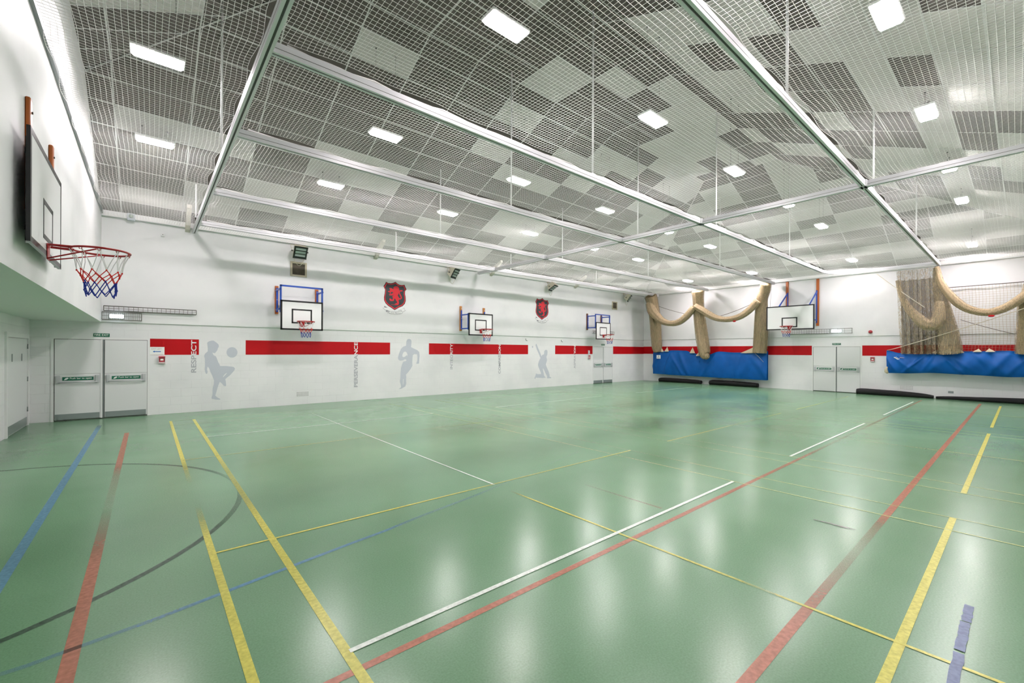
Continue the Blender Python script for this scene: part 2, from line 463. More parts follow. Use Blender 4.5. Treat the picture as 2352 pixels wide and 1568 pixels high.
wall_end = struct(b.build('wall_end'), 'far white end wall behind the blue canvas covers')
b = MB(); b.box((XR-.25, YR-.25, 0), (XR, YW, 2.3), M_wallY)
wall_rec = struct(b.build('wall_left_recess'), 'white recessed wall under the overhang')
b = MB()
prof = [(YW,2.3),(YW,ZE),(10.46,6.50),(1.93,6.50),(YR,ZE),(YR,2.3)]
n = len(prof); b.v = [(XL,y,z) for y,z in prof]+[(XR-.2,y,z) for y,z in prof]
for i in range(n):
    j = (i+1) % n
    b.face([i, n+i, n+j, j], M_soffit if i == n-1 else M_wallY)
b.face(list(range(n))[::-1], M_wallY); b.face([n+i for i in range(n)], M_wallY)
wall_left = struct(b.build('wall_left'), 'upper white wall overhanging a recess')
b = MB(); b.box((XR-.25, YR-.25, 0), (XE+.25, YR, ZE+.12), M_wallX)
wall_right = struct(b.build('wall_right'))

# red bands painted on the walls
def band_back(x0, x1):
    b = MB(); b.box((x0, YW-.002, 1.512), (x1, YW+.01, 1.92), M_red); o = b.build('red_band', wall_back); o['label'] = 'painted red band'
for x0, x1 in ((.03,1.04),(2.11,6.415),(7.93,12.875),(14.59,17.31),(19.0,XE)): band_back(x0, x1)
def band_end(y0, y1):
    b = MB(); b.box((XE-.002, y0, 1.525), (XE+.01, y1, 1.935), M_red); o = b.build('red_band', wall_end); o['label'] = 'painted red band'
for y0, y1 in ((5.88,YW),(YR,4.16)): band_end(y0, y1)

# trims: wall plates under the net, net rail on the left wall
b = MB(); b.box((XL, YW-.12, 4.82), (XE, YW-.03, 4.95), M_white); struct(b.build('trim_1'))
b = MB(); b.box((XE-.12, YR, 4.80), (XE-.03, YW-.12, 4.93), M_white); struct(b.build('trim_2'))
b = MB(); b.box((XL, YR, 4.86), (XL+.035, YW-.12, 4.93), M_steel); struct(b.build('trim_3'))

# ------------------------------------------------------------------ hipped ceiling of grey and pale tiles
K = math.sqrt(1+PITCH*PITCH); CX0, CW, RH = -.5, 1.157, .577
WL = {(3,10),(3,5),(4,5),(3,4),(4,4),(0,4),(1,4),(0,0),(4,2),(6,2),(6,8),(7,7),(6,10),(3,0),(4,0),(1,0),(3,1),(10,10),(8,9),(9,9),(12,10),(5,0),(2,1),(9,10)}
WF = {(6,2),(6,3),(4,0),(7,1),(8,0),(9,0),(10,0),(9,1),(10,1),(10,2),(11,1),(12,1),(11,2),(10,3),(11,3),(2,0),(1,1),(13,0),(12,3)}
WR = {(6,0),(7,0),(8,0),(9,0),(11,-1),(6,1),(8,1),(9,1),(12,0),(12,1),(12,2),(9,2),(6,2),(7,2),(6,3),(10,3),(13,3),(7,4),(12,4),(13,4),
      (6,5),(7,5),(8,5),(9,5),(12,5),(13,5),(7,6),(9,6),(10,6),(11,6),(12,6),(13,6),(6,6),(7,7),(8,7),(9,7),(12,7),(5,4),(5,5),(4,5),(4,6),(5,6),
      (14,3),(15,3)}
WR |= {(k,j) for k in range(3,18) for j in (8,9,10)} - {(10,8),(14,8),(13,9),(15,10),(11,10)}
rnd = random.Random(11)
def pick(S, k, j, far):
    if (k, j) in S: return M_tilew
    return M_tilew if (far and rnd.random() < far) else M_tile
def rows(lo, hi, first):
    r = [lo]; y = first
    while y < hi-.01:
        if y > lo+.01: r.append(y)
        y += RH
    return r+[hi]
def clip(bm, planes):
    for co, no in planes:
        bmesh.ops.bisect_plane(bm, geom=bm.verts[:]+bm.edges[:]+bm.faces[:], plane_co=co, plane_no=no, clear_outer=True)
HL = ((XE,YW,0), (1,1,0))            # hips at the far end, 45 degrees in plan
H1 = ((XE,YW,0), Vector((1,-1,0)))   # keep x - y side
SL = (YW-Y1)*K
XA = XR-2.54                          # eaves line at the left end, -4.54
ceil_bm = bmesh.new(); grid_bm = bmesh.new()
CM = [M_tile, M_tilew]
def surface(cells, pos, planes, lines):
    """cells: (u0,u1,v0,v1,material); pos(u,v) -> point; lines: tee bars (u0,v0,u1,v1)"""
    bm = bmesh.new()
    for u0,u1,v0,v1,m in cells:
        vs = [bm.verts.new(pos(u,v)) for u,v in ((u0,v0),(u1,v0),(u1,v1),(u0,v1))]
        f = bm.faces.new(vs); f.material_index = CM.index(m)
    clip(bm, planes); me = bpy.data.meshes.new('t'); bm.to_mesh(me); bm.free(); ceil_bm.from_mesh(me); bpy.data.meshes.remove(me)
    bm = bmesh.new(); w = .013
    for u0,v0,u1,v1 in lines:
        if u0 == u1: q = ((u0-w,v0),(u0+w,v0),(u0+w,v1),(u0-w,v1))
        else: q = ((u0,v0-w),(u1,v0-w),(u1,v0+w),(u0,v0+w))
        vs = [bm.verts.new(Vector(pos(*p))-Vector((0,0,.006))) for p in q]; bm.faces.new(vs)
    clip(bm, planes); me = bpy.data.meshes.new('t'); bm.to_mesh(me); bm.free(); grid_bm.from_mesh(me); bpy.data.meshes.remove(me)
def lattice(us, vs, chooser):
    cells = [(us[i],us[i+1],vs[j],vs[j+1],chooser(i,j)) for i in range(len(us)-1) for j in range(len(vs)-1)]
    lines = [(u,vs[0],u,vs[-1]) for u in us]+[(us[0],v,us[-1],v) for v in vs]
    return cells, lines
us = [CX0+CW*k for k in range(-4, 20)]
pl_far = ((XE,YW,0),(1,0,0))
# left slope (down to the long wall): v = distance up the slope from the eaves
vs = rows(0, SL, .52)
c, l = lattice(us, vs, lambda i,j: pick(WL, i-4, j-1, .12 if i-4 < 8 and j < 4 else (.32 if i-4 >= 8 else .02)))
pL = lambda u,v: (u, YW-v/K, ZE+PITCH*v/K)
hipA = ((XE,YW,0), (1,-1,0)); hipB = ((XA,YW,0), (-1,-1,0))
surface(c, pL, [hipA, hipB], l)
# flat middle
vs = [Y2+.5875*j for j in range(5)]
c, l = lattice(us, vs, lambda i,j: pick(WF, i-4, j, .4 if i-4 > 12 else 0))
surface(c, lambda u,v: (u, v, ZF), [((XE-(YW-Y1),0,0),(1,0,0)), ((XA+(YW-Y1),0,0),(-1,0,0))], l)
# right slope
vs = rows(0, SL, .46)
c, l = lattice(us, vs, lambda i,j: pick(WR, i-4, j-1, .45 if i-4 > 13 else (.3 if i-4 < 4 else 0)))
surface(c, lambda u,v: (u, Y2-v/K, ZF-PITCH*v/K), [((XE,YR,0),(1,1,0)), ((XA,YR,0),(-1,1,0))], l)
# far end slope
us2 = [YW-.62-CW*k for k in range(-1, 16)]
vs = rows(0, SL, .52)
WE = {(8,9),(8,10),(6,10),(5,9),(9,5),(8,5),(10,6),(11,2),(11,1),(12,2),(12,3),(7,4),(4,6),(3,4),(10,1),(9,2),(13,5),(13,6),(6,6),(7,7),(2,2),(4,2),(12,7)}
c, l = lattice(us2, vs, lambda i,j: pick(WE, i, j, .28))
surface(c, lambda u,v: (XE-v/K, u, ZE+PITCH*v/K), [((XE,YW,0),(-1,1,0)), ((XE,YR,0),(-1,-1,0))], l)
# near end slope, cut by the left wall: the same tile grid carries on
us3 = [8.6+RH*(k-12) for k in range(0, 22)]; us3 = [y for y in us3 if y > YR]; vs3 = [(CX0+CW*k-XA)*K for k in range(-1, 8)]
c, l = lattice(us3[::-1], vs3, lambda i,j: M_tilew if (j == 1 and abs(us3[::-1][i]-8.6) < .01) else (M_tilew if rnd.random() < .1 else M_tile))
surface(c, lambda u,v: (XA+v/K, u, ZE+PITCH*v/K), [((XA,YW,0),(1,1,0)), ((XA,YR,0),(1,-1,0)), ((XL-.05,0,0),(-1,0,0))], l)
me = bpy.data.meshes.new('ceiling'); ceil_bm.to_mesh(me); ceil_bm.free()
for m in CM: me.materials.append(m)
ceiling = bpy.data.objects.new('ceiling', me); COL.objects.link(ceiling); struct(ceiling, 'sloping ceiling of grey and pale tiles')
me = bpy.data.meshes.new('ceiling_grid'); grid_bm.to_mesh(me); grid_bm.free(); me.materials.append(M_tbar)
o = bpy.data.objects.new('ceiling_grid', me); COL.objects.link(o); o.parent = ceiling
# tee bars along the hips
b = MB()
for p, q in (((XE,YW,ZE),(XE-(YW-Y1),Y1,ZF)), ((XE,YR,ZE),(XE-(YW-Y1),Y2,ZF)), ((XL,YW-(XL-XA),ZE+PITCH*(XL-XA)),(XA+(YW-Y1),Y1,ZF))):
    b.tube([Vector(p)-Vector((0,0,.012)), Vector(q)-Vector((0,0,.012))], .016, M_tbar, 4)
b.build('hip_bar', ceiling)
def ceil_z(x, y):
    return min(ZF, ZE+PITCH*(YW-y), ZE+PITCH*(y-YR), ZE+PITCH*(XE-x), ZE+PITCH*(x-XA))

# steel haunches where the portal frames meet the long wall
for i, x in enumerate((.78, 5.85, 10.75, 15.9)):
    b = MB()
    profile_x(b, [(YW-.03,4.72),(YW-.16,4.76),(YW-.75,5.17),(YW-.75,5.26),(YW-.03,5.02)], x-.05, x+.05, M_beam)
    struct(b.build('trim_%d' % (4+i)))

# ------------------------------------------------------------------ court lines on the floor
def attr_mesh(o, vals):
    a = o.data.attributes.new('worn', 'FLOAT', 'POINT'); a.data.foreach_set('value', vals)
def court(pts, w, m, label, z, fade=None):
    """painted strip along pts [(x,y)], width w; fade gives the paint left at each point"""
    b = MB(); n = len(pts); fade = fade or [1]*n; val = []
    for i in range(n):
        a = Vector(pts[max(0,i-1)]); c = Vector(pts[min(n-1,i+1)]); t = (c-a).normalized(); s = Vector((-t.y, t.x))*w/2
        p = Vector(pts[i]); b.v += [(p.x-s.x, p.y-s.y, z), (p.x+s.x, p.y+s.y, z)]; val += [fade[i]]*2
        if i: k = 2*i; b.face([k-2, k, k+1, k-1] if False else [k-1, k-2, k, k+1], m)
    o = b.build('court_line', floor); attr_mesh(o, val); o['label'] = label
    for f in o.data.polygons:
        if f.normal.z < 0: f.flip()
    return o
def ln(p, q, w, m, label, z, fade=None):
    """straight line; fade = [(t, value)]"""
    f = fade or [(0,1),(1,1)]
    P = [(p[0]+(q[0]-p[0])*t, p[1]+(q[1]-p[1])*t) for t, v in f]
    court(P, w, m, label, z, [v for t, v in f])
e = .0008
XE_ = 20.3
def yfade(y0, y1, segs): return [((y-y0)/(y1-y0), v) for y, v in segs]
ln((.405,12.65),(.405,YR),.05,P_yel,'wide yellow floor line',e*3, yfade(12.65,YR,[(12.65,1),(8.2,.95),(7.2,.25),(6.6,.0),(5.6,.0),(5.2,.3),(4.6,.9),(YR,1)]))
ln((.835,12.65),(.835,YR),.055,P_yel,'wide yellow floor line',e*3, yfade(12.65,YR,[(12.65,1),(8,.8),(6.9,.45),(5.6,.5),(4.9,.85),(YR,1)]))
for x, tag_ in ((3.27,0),(10.23,1),(17.2,1)):
    ln((x,3.9),(x,YR),.026,P_yel,'thin yellow floor line',e*4, yfade(3.9,YR,[(3.9,0),(3.5,.9),(1.5,.8),(1.15,.2),(1.0,.7),(.6,1),(YR,1)]) if not tag_ else [(0,.2),(1,.6)])
    ln((x,12.0),(x,4.2),.026,P_whi,'thin white floor line',e*4,[(0,.5),(.4,.55),(.5,.9),(1,1)] if not tag_ else [(0,.25),(1,.25)])
for x, f in ((5.71,.62),(6.16,.5),(7.33,.5),(7.78,.5),(12.75,.42),(13.2,.4),(14.3,.32),(14.75,.3),(19.65,.3),(20.1,.3)):
    ln((x,12.65),(x,YR),.022,P_pale,'thin pale yellow floor line',e*4,[(0,f),(.45,f*.75),(.6,f*.6),(.75,f*1.2),(1,min(1,f*1.6))])
for y, f in ((4.22,.75),(8.06,.5)):
    for x0, x1 in ((.405,6.16),(7.31,13.1),(14.3,20.1)):
        g = f if x0 < 1 else f*.7
        ln((x0,y),(x1,y),.026,P_yel,'thin yellow floor line',e*4,[(0,1 if y < 5 and x0 < 1 else g),(.3,1 if y < 5 and x0 < 1 else g),(.5,g*.7),(.8,g*.7),(1,g)])
for y in (12.64, 11.94):
    for x0, x1 in ((.38,6.2),(7.31,13.1),(14.3,20.1)): ln((x0,y),(x1,y),.022,P_pale,'thin pale yellow floor line',e*4,[(0,.4),(1,.35)])
for y, f in ((2.375,1),(9.95,.75)):
    for x0, x1 in ((.85,5.70),(7.78,12.75),(14.86,19.65)): ln((x0,y),(x1,y),.036,P_whi,'white floor line',e*5,[(0,f),(1,f)])
ln((.6,2.21),(20.6,2.27),.05,P_red,'red floor line',e*2,[(0,1),(.12,.9),(.24,.75),(.38,.5),(.42,.15),(.55,.2),(.66,.3),(.75,.2),(1,.6)])
ln((1.2,.89),(20.7,.89),.062,P_red,'wide red floor line',e*2,[(0,1),(.09,.95),(.135,.35),(.17,.12),(.21,.3),(.235,.9),(1,.8)])
for x0, x1 in ((2.0,6.17),(7.32,13.17),(14.29,20.27)): ln((x0,.447),(x1,.447),.05,P_yel,'yellow floor line',e*3)
ln((-.79,12.9),(-.79,YR),.072,P_blu,'blue floor line',e*2,[(0,.3),(.06,.8),(1,.7)])
ln((-.31,11.4),(-.31,YR),.07,P_red,'red floor line',e*2,yfade(11.4,YR,[(11.4,.9),(8.4,.8),(7.6,.2),(6,.05),(5.4,.3),(4.6,.9),(YR,1)]))
court([(-.9,3.33),(-.48,3.34),(.05,3.42),(.45,3.51),(.86,3.6),(1.34,3.7),(1.67,3.76),(2.05,3.86),(2.83,4.02),(3.7,4.24),(4.51,4.48),(5.4,4.7)],.04,P_blu,'curved worn blue floor line',e*2,[0,.35,.5,.85,.85,.7,.6,.3,.3,.02,.06,.1])
cc = (-2.0,6.15); A = [math.radians(a) for a in range(-90, 91, 5)]
court([(cc[0]+2.84*math.cos(a), cc[1]+2.78*math.sin(a)) for a in A],.052,P_gry,'dark grey arc on the floor',e,[(.85 if a < -.45 else (.35 if a < -.1 else (.18 if a < .3 else .5))) for a in A])
ln((4.14,3.5),(4.14,2.45),.03,P_red,'faint red floor mark',e*2,[(0,.15),(1,.4)])
rt = random.Random(3)
for x0, x1 in ((4.10,3.84),(3.83,3.44),(3.41,2.6)):
    n = 9; pts = [(x0+(x1-x0)*i/n, .222+rt.uniform(-.004,.004)) for i in range(n+1)]
    court(pts,.044,P_tape,'strip of worn blue floor tape',e*6)
court([(5.02,1.33),(5.03,1.2),(5.02,1.1),(5.035,1.0)],.03,P_scuf,'dark scuff on the floor',e*6,[.5,.8,.9,.3])

# ------------------------------------------------------------------ tracks, hangers and cross beams
TY = (1.90, 4.96, 7.22, 10.20, 12.95)
def track_section(b, p, q, w=.085, h=.11):
    """inverted channel: body with a dark slot along its underside and grooved sides"""
    p, q = Vector(p), Vector(q); d = (q-p).normalized(); s = d.cross(Vector((0,0,1))).normalized(); up = Vector((0,0,1))
    b.beam(p+up*h*.55, q+up*h*.55, w, h*.9, M_alu)
    for k in (-1, 1): b.beam(p+up*h*.05+s*k*w*.32, q+up*h*.05+s*k*w*.32, w*.36, h*.1, M_alu)
    for k in (-1, 1): b.beam(p+up*h*.42+s*k*(w/2+.0005), q+up*h*.42+s*k*(w/2+.0005), .001, .006, M_slot)
    b.beam(p+up*h*.10, q+up*h*.10, w*.28, .004, M_slot)
track_labels = ['white curtain track farthest from the crest wall, crossing the picture corner',
                'white curtain track that bends round beside the end wall basketball hoop',
                'white curtain track ending above the third bunch of tan netting',
                'white curtain track ending above the middle bunch of tan netting',
                'white curtain track running closest along the crest wall']
ends = (21.05, 19.55, 21.45, 21.4, 21.45)
HX = (.9, 5.95, 10.75, 16.0)
for i, y in enumerate(TY):
    t = thing('curtain_track', track_labels[i], 'ceiling track', (0, y, ZT), 0, 'curtain tracks under the safety net')
    b = MB(); track_section(b, (.96,0,0), (ends[i],0,0))
    if i == 1:
        pts = [(19.55,0), (20.0,-.06), (20.35,-.22), (20.58,-.48), (20.69,-.82), (20.72,-1.3), (20.72,-3.1)]
        for p, q in zip(pts, pts[1:]): track_section(b, (*p,0), (*q,0))
    b.build('rail', t)
    for x in HX[1:]:
        if x > ends[i]: continue
        x += .1
        zc = ceil_z(x, y)-ZT
        b = MB(); b.tube([(x,0,.1),(x,0,zc)], .017, M_white, 8); b.cbox((x-.05,-.03,.1),(x+.05,.03,.135), M_white); b.build('hanger_rod', t)
    # loose white rope lying along the track top
    b = MB(); pts = []
    for k in range(60):
        x = 1.1+(ends[i]-1.3)*k/59; pts.append((x, .03*math.sin(k*1.7), .125+.012*math.sin(k*2.3)+(.02 if k % 13 == 0 else 0)))
    b.tube(pts, .011, M_net, 5); b.build('net_edge_rope', t)
for x, lab in ((.92,'white cross beam close to the overhanging left wall'), (10.05,'white cross beam spanning the middle of the hall')):
    t = thing('cross_beam', lab, 'ceiling beam', (x, 0, ZT), 0)
    b = MB(); track_section(b, (0,YR+.02,0), (0,YW-.14,0)); b.build('beam', t)
    if x < 2:
        for y in (1.9, 8.0, 12.65):
            b = MB(); b.tube([(-.06,y,.1),(-.06,y,ceil_z(x,y)-ZT)], .017, M_white, 8); b.build('hanger_rod', t)
    else:
        for y in TY:
            b = MB(); b.cbox((-.09,y-.06,.0),(.09,y+.06,.125), M_alu); b.beam((-.02,y-.0605,.02),(-.02,y-.0605,.1),.02,.001,M_slot); b.build('clamp_plate', t)

# ------------------------------------------------------------------ white safety net, one panel per bay
def safety_net(x0, x1, y0, y1, label, seed):
    rn = random.Random(seed); b = MB(); r = .0025
    ph = [rn.uniform(0, 6.28) for _ in range(8)]
    m = b.mi(M_net)
    def pos(x, y):
        ex = min(x-x0, x1-x); ey = min(y-y0, y1-y)
        wx = .016*math.sin(x*9+ph[0])*math.exp(-ey/.22)+.008*math.sin(x*2.1+ph[1]+y)
        wy = .020*math.sin(x*5.3+ph[2])*math.exp(-ey/.3)+.012*math.sin(y*2.3+ph[3]+x*.7)
        qx = .022*math.sin(y*6+ph[5])*math.exp(-ex/.25)
        z = ZN-.02*math.sin(PI*(y-y0)/(y1-y0))*min(1, ex/.6)+.006*math.sin(x*3+y*2+ph[4])
        return x+wx+qx, y+wy, z
    tri = [(math.cos(a), math.sin(a)) for a in (-PI/2, PI*5/6, PI*1/6)]
    def string(pts, alongx):
        s0 = len(b.v); n = len(pts)
        for x, y, z in pts:
            for c, s in tri: b.v.append((x, y+c*r, z+s*r) if alongx else (x+c*r, y, z+s*r))
        for i in range(n-1):
            for j in range(3):
                a = s0+i*3+j; c = s0+i*3+(j+1) % 3
                b.f.append((a, c, c+3, a+3)); b.m.append(m); b.sm.append(True)
    ny = max(2, round((y1-y0)/.056)); nx = max(2, round((x1-x0)/.0505))
    kx = max(2, round((x1-x0)/.17)); ky = max(2, round((y1-y0)/.17))
    for i in range(ny+1):
        y = y0+(y1-y0)*i/ny; string([pos(x0+(x1-x0)*k/kx, y) for k in range(kx+1)], True)
    for i in range(nx+1):
        x = x0+(x1-x0)*i/nx; string([pos(x, y0+(y1-y0)*k/ky) for k in range(ky+1)], False)
    tag(b.build('safety_net'), label, 'netting', 'white safety net panels under the ceiling')
safety_net(XL+.045, .865, YR+.05, YW-.15, 'white safety net strip between the left wall and first cross beam', 1)
XN = XE-.16
safety_net(.985, XN, YR+.05, TY[0]-.04, 'white safety net panel outside the farthest track from the crest wall', 2)
safety_net(.985, XN, TY[0]+.04, TY[1]-.04, 'white safety net panel under the flat middle of the ceiling', 3)
safety_net(.985, XN, TY[1]+.04, TY[2]-.04, 'white safety net panel between the bent track and the track above the third bunch', 4)
safety_net(.985, XN, TY[2]+.04, TY[3]-.04, 'white safety net panel between the tracks above the third and middle net bunches', 5)
safety_net(.985, XN, TY[3]+.04, TY[4]-.04, 'white safety net panel between the middle bunch track and the crest wall track', 6)
safety_net(.985, XN, TY[4]+.04, YW-.14, 'narrow white safety net strip along the crest wall top', 7)

# ------------------------------------------------------------------ ceiling lights
def make_light():
    t = thing('ceiling_light', 'x', 'ceiling light', (0,0,0), 0, 'bright batten lights hung above the net')
    b = MB(); b.cbox((-.31,-.135,.045),(.31,.135,.085), M_white, .01); b.build('light_body', t)
    bm = bmesh.new(); bmesh.ops.create_cube(bm, size=1)
    for v in bm.verts:
        k = .88 if v.co.z < 0 else 1
        v.co = (v.co.x*.60*k, v.co.y*.25*(.8 if v.co.z < 0 else 1), .022+v.co.z*.044)
    bmesh.ops.bevel(bm, geom=bm.edges[:], offset=.008, segments=1, affect='EDGES')
    b = MB(); b.add_bm(bm, M_lamp); side = b.mi(M_lampside)
    for k, f in enumerate(b.f):
        p, q, r_ = [Vector(b.v[i]) for i in f[:3]]
        if (q-p).cross(r_-p).normalized().z > -.8: b.m[k] = side
    b.build('diffuser', t)
    return t
proto = None
LX = (.1, 3.53, 6.97, 10.38, 13.78, 17.05, 20.4); LY = (1.10, 4.33, 8.03, 11.32)
RN = ('nearest the crest wall', 'second from the crest wall', 'third from the crest wall', 'farthest from the crest wall')
ORD = ('last before the left wall', 'sixth from the end wall', 'fifth from the end wall', 'fourth from the end wall', 'third from the end wall', 'second from the end wall', 'closest to the end wall')
for i, x in enumerate(LX):
    for j, y in enumerate(LY):
        if x < 1 and j < 2: continue
        z = 5.80; yy = y
        if i == 6: z = 5.12; yy = (1.08, 4.2, 7.75, 10.7)[j]
        lab = 'glowing batten light, %s in the row %s' % (ORD[i], RN[3-j])
        if proto is None: proto = t = make_light(); t['label'] = lab; t.location = (x, yy, z)
        else: t = dup(proto, lab, (x, yy, z))
        for s in (-.2, .2):
            b = MB(); zc = ceil_z(x+s, yy)-z
            b.tube([(s,0,.08),(s,0,zc)], .003, M_drope, 4); b.tube([(s,0,.10),(s,0,.15)], .008, M_slot, 5); b.tube([(s,0,zc-.03),(s,0,zc)], .014, M_slot, 5)
            b.build('suspension_wire', t)
# ------------------------------------------------------------------ doors
def double_door(n, label, x0, x1, zt, loc, rz, open_gap, groupname, kick):
    """pair of fire doors with push bars, local frame on the wall"""
    d = thing('door_%d' % n, label, 'door', loc, rz); d['kind'] = 'structure'
    w = x1-x0; xm = (x0+x1)/2
    b = MB(); f = .035
    b.box((x0-.012,-.012,0),(x0+f,.05,zt), M_white); b.box((x1-f,-.012,0),(x1+.012,.05,zt), M_white); b.box((x0+f,-.012,zt-.045),(x1-f,.05,zt), M_white)
    b.box((x0+f+.02,-.003,zt-.052),(x1-f-.02,.0,zt-.045), M_slot)
    b.build('door_frame', d)
    b = MB(); b.box((x0+f,-.001,0),(x1-f,.02,zt-.045), M_slot); b.build('door_reveal', d)
    for k, (a, c) in enumerate(((x0+f+.012, xm-.035), (xm+.035-.005, x1-f-.006))):
        lf = MB()
        lf.cbox((a,-.012,.025),(c,.03,.86), M_door, .004); lf.box((a,-.006,.85),(c,.03,1.09), M_door); lf.cbox((a,-.014,1.075),(c,.03,zt-.055), M_door, .004)
        leaf = lf.build('door_leaf', d)
        b = MB(); b.box((a+.01,-.018,.03),(c-.02,-.010,.16), kick); b.build('kick_plate', leaf)
        b = MB()
        for q in (a+.06, c-.06): b.cbox((q-.035,-.055,.86),(q+.035,-.005,1.045), M_chrome, .01)
        b.tube([(a+.06,-.05,.885),(c-.06,-.05,.885)], .014, M_chrome, 8)
        b.build('push_bar', leaf)
        s0, s1 = a+.125, c-.125
        b = MB(); b.box((s0,-.012,.925),(s1,-.005,1.005), M_sign)
        ax = s0+.03; az = .965
        b.v += [(ax-.005,-.013,az-.028),(ax+.035,-.013,az-.022),(ax+.075,-.013,az+.012),(ax+.05,-.013,az+.028),(ax+.015,-.013,az+.01)]; q = len(b.v)
        b.face([q-5,q-4,q-3,q-2,q-1], M_signw)
        sg = b.build('push_sign', leaf); sg['label'] = 'green sign reading Push bar to open'
        join_into(sg, text('Push bar to open', M_signw, 'tx', None, (s0+.12,-.0128,.943), s1-s0-.15, .05, bold=.012))
    b = MB(); b.box((xm-.037,-.022,.02),(xm-.005,.0,zt-.05), M_white); b.box((xm+.002,-.024,.02),(xm+.02,-.004,zt-.05), M_steel)
    b.build('meeting_stile', d)
    return d
double_door(1, 'white double fire doors under the overhang with grey kick plates', -1.66, .03, 1.925, (0,YW,0), R_BACK, 0, None, M_kick)
double_door(2, 'white double fire doors below the far basketball hoop on the crest wall', 17.33, 18.99, 1.93, (0,YW,0), R_BACK, 0, None, M_kick)
double_door(3, 'white double fire doors in the end wall between the two blue covers', -.84, .84, 1.935, (XE,5.025,0), R_END, 0, None, M_door)
# single door in the recess
d = thing('door_4', 'plain white door in the recessed wall with a grey kick plate', 'door', (XR, 13.0, 0), R_LEFT); d['kind'] = 'structure'
b = MB(); x0, x1 = -1.0, .96
b.box((x0,-.03,0),(x0+.09,.02,1.96), M_white); b.box((x1-.09,-.03,0),(x1,.02,1.96), M_white); b.box((x0+.09,-.03,1.87),(x1-.09,.02,1.96), M_white); b.build('door_frame', d)
b = MB(); b.cbox((x0+.1,-.012,.015),(x1-.1,.02,1.865), M_door, .004); leaf = b.build('door_leaf', d)
b = MB(); b.box((x0+.11,-.016,.02),(x1-.12,-.01,.19), M_kick); b.build('kick_plate', leaf)
for q in (-.52, .32):
    b = MB(); b.cbox((q-.018,-.022,1.40),(q+.018,-.01,1.55), M_steel, .003); b.build('pull_handle', leaf)
for z in (.3, .95, 1.65):
    b = MB(); b.tube([(x1-.092,-.02,z),(x1-.092,-.02,z+.1)], .01, M_steel, 6); b.build('hinge', leaf)

# ------------------------------------------------------------------ signs and small wall things
def sign(label, x, z, w, h, loc, rz, body, tm, bm_, arrow=False):
    t = thing('exit_sign', label, 'sign', loc, rz)
    b = MB(); b.cbox((x,-.012,z),(x+w,0,z+h), bm_, .002); o = b.build('sign_panel', t)
    text(body, tm, 'lettering', t, (x+w*.06,-.0128,z+h*(.24 if not arrow else .66)), w*.88, h*(.56 if not arrow else .18), bold=.006)
    return t
sign('green FIRE EXIT sign above the doors under the overhang', -.98, 1.945, .28, .08, (0,YW,0), R_BACK, 'FIRE EXIT', M_signw, M_sign)
sign('green FIRE EXIT sign above the far doors on the crest wall', 18.02, 1.96, .28, .08, (0,YW,0), R_BACK, 'FIRE EXIT', M_signw, M_sign)
sign('green FIRE EXIT sign above the end wall doors', -.13, 1.965, .29, .075, (XE,5.025,0), R_END, 'FIRE EXIT', M_signw, M_sign)
t = thing('paper_notice', 'white EXIT LEFT notice with blue arrow on the red band', 'notice', (0,YW,0))
b = MB(); b.box((.035,-.006,1.515),(.325,-.002,1.712), M_signw); b.build('sheet', t)
text('EXIT LEFT', M_pinktext, 'lettering', t, (.07,-.0066,1.645), .2, .035)
flat([[(.095,1.595),(.13,1.62),(.13,1.605),(.255,1.605),(.255,1.585),(.13,1.585),(.13,1.57)]], M_arrow, 'arrow', t, (0,-.0066,0))

def call_point(label, x, z, loc, rz):
    t = thing('fire_alarm_call_point', label, 'fire alarm', loc, rz)
    b = MB(); b.cbox((x-.055,-.045,z-.06),(x+.055,0,z+.06), M_callred, .008); b.build('alarm_box', t)
    b = MB(); b.box((x-.03,-.047,z-.022),(x+.03,-.045,z+.022), M_signw); b.build('break_glass', t)
    b = MB(); b.cbox((x-.065,-.07,z+.05),(x+.065,0,z+.085), M_callred, .006); b.cbox((x-.065,-.06,z-.1),(x+.065,0,z-.06), M_plast, .006)
    for s in (-1,1): b.box((x+s*.062-.003,-.06,z-.1),(x+s*.062+.003,0,z+.06), M_plast)
    b.build('cover_frame', t)
    return t
call_point('red fire alarm call point beside the EXIT LEFT notice', .275, 1.39, (0,YW,0), R_BACK)
call_point('red fire alarm call point left of the far crest wall doors', 17.02, 1.36, (0,YW,0), R_BACK)
call_point('red fire alarm call point right of the end wall doors', 1.19, 1.385, (XE,5.025,0), R_END)
b = MB(); b.cbox((-.05,-.05,-.1),(.05,0,.1), M_grey, .01); b.box((-.03,-.052,-.02),(.03,-.05,.05), M_white)
o = tag(b.build('switch_box'), 'white switch box on the red band beside the far crest wall doors', 'switch'); o.location = (17.0,YW,1.6)
t = thing('alarm_sounder', 'round red alarm sounder above the right red band of the end wall', 'fire alarm', (XE-.03, 3.90, 2.47), R_END)
b = MB(); b.tube([(0,0,0),(0,-.05,0),(0,-.07,0),(0,-.09,0)], [.055,.055,.05,.02], M_callred, 18); b.build('sounder_body', t)
b = MB(); b.tube([(0,0,0),(0,-.03,0)], .065, M_redmetal, 18); b.build('base_plate', t)

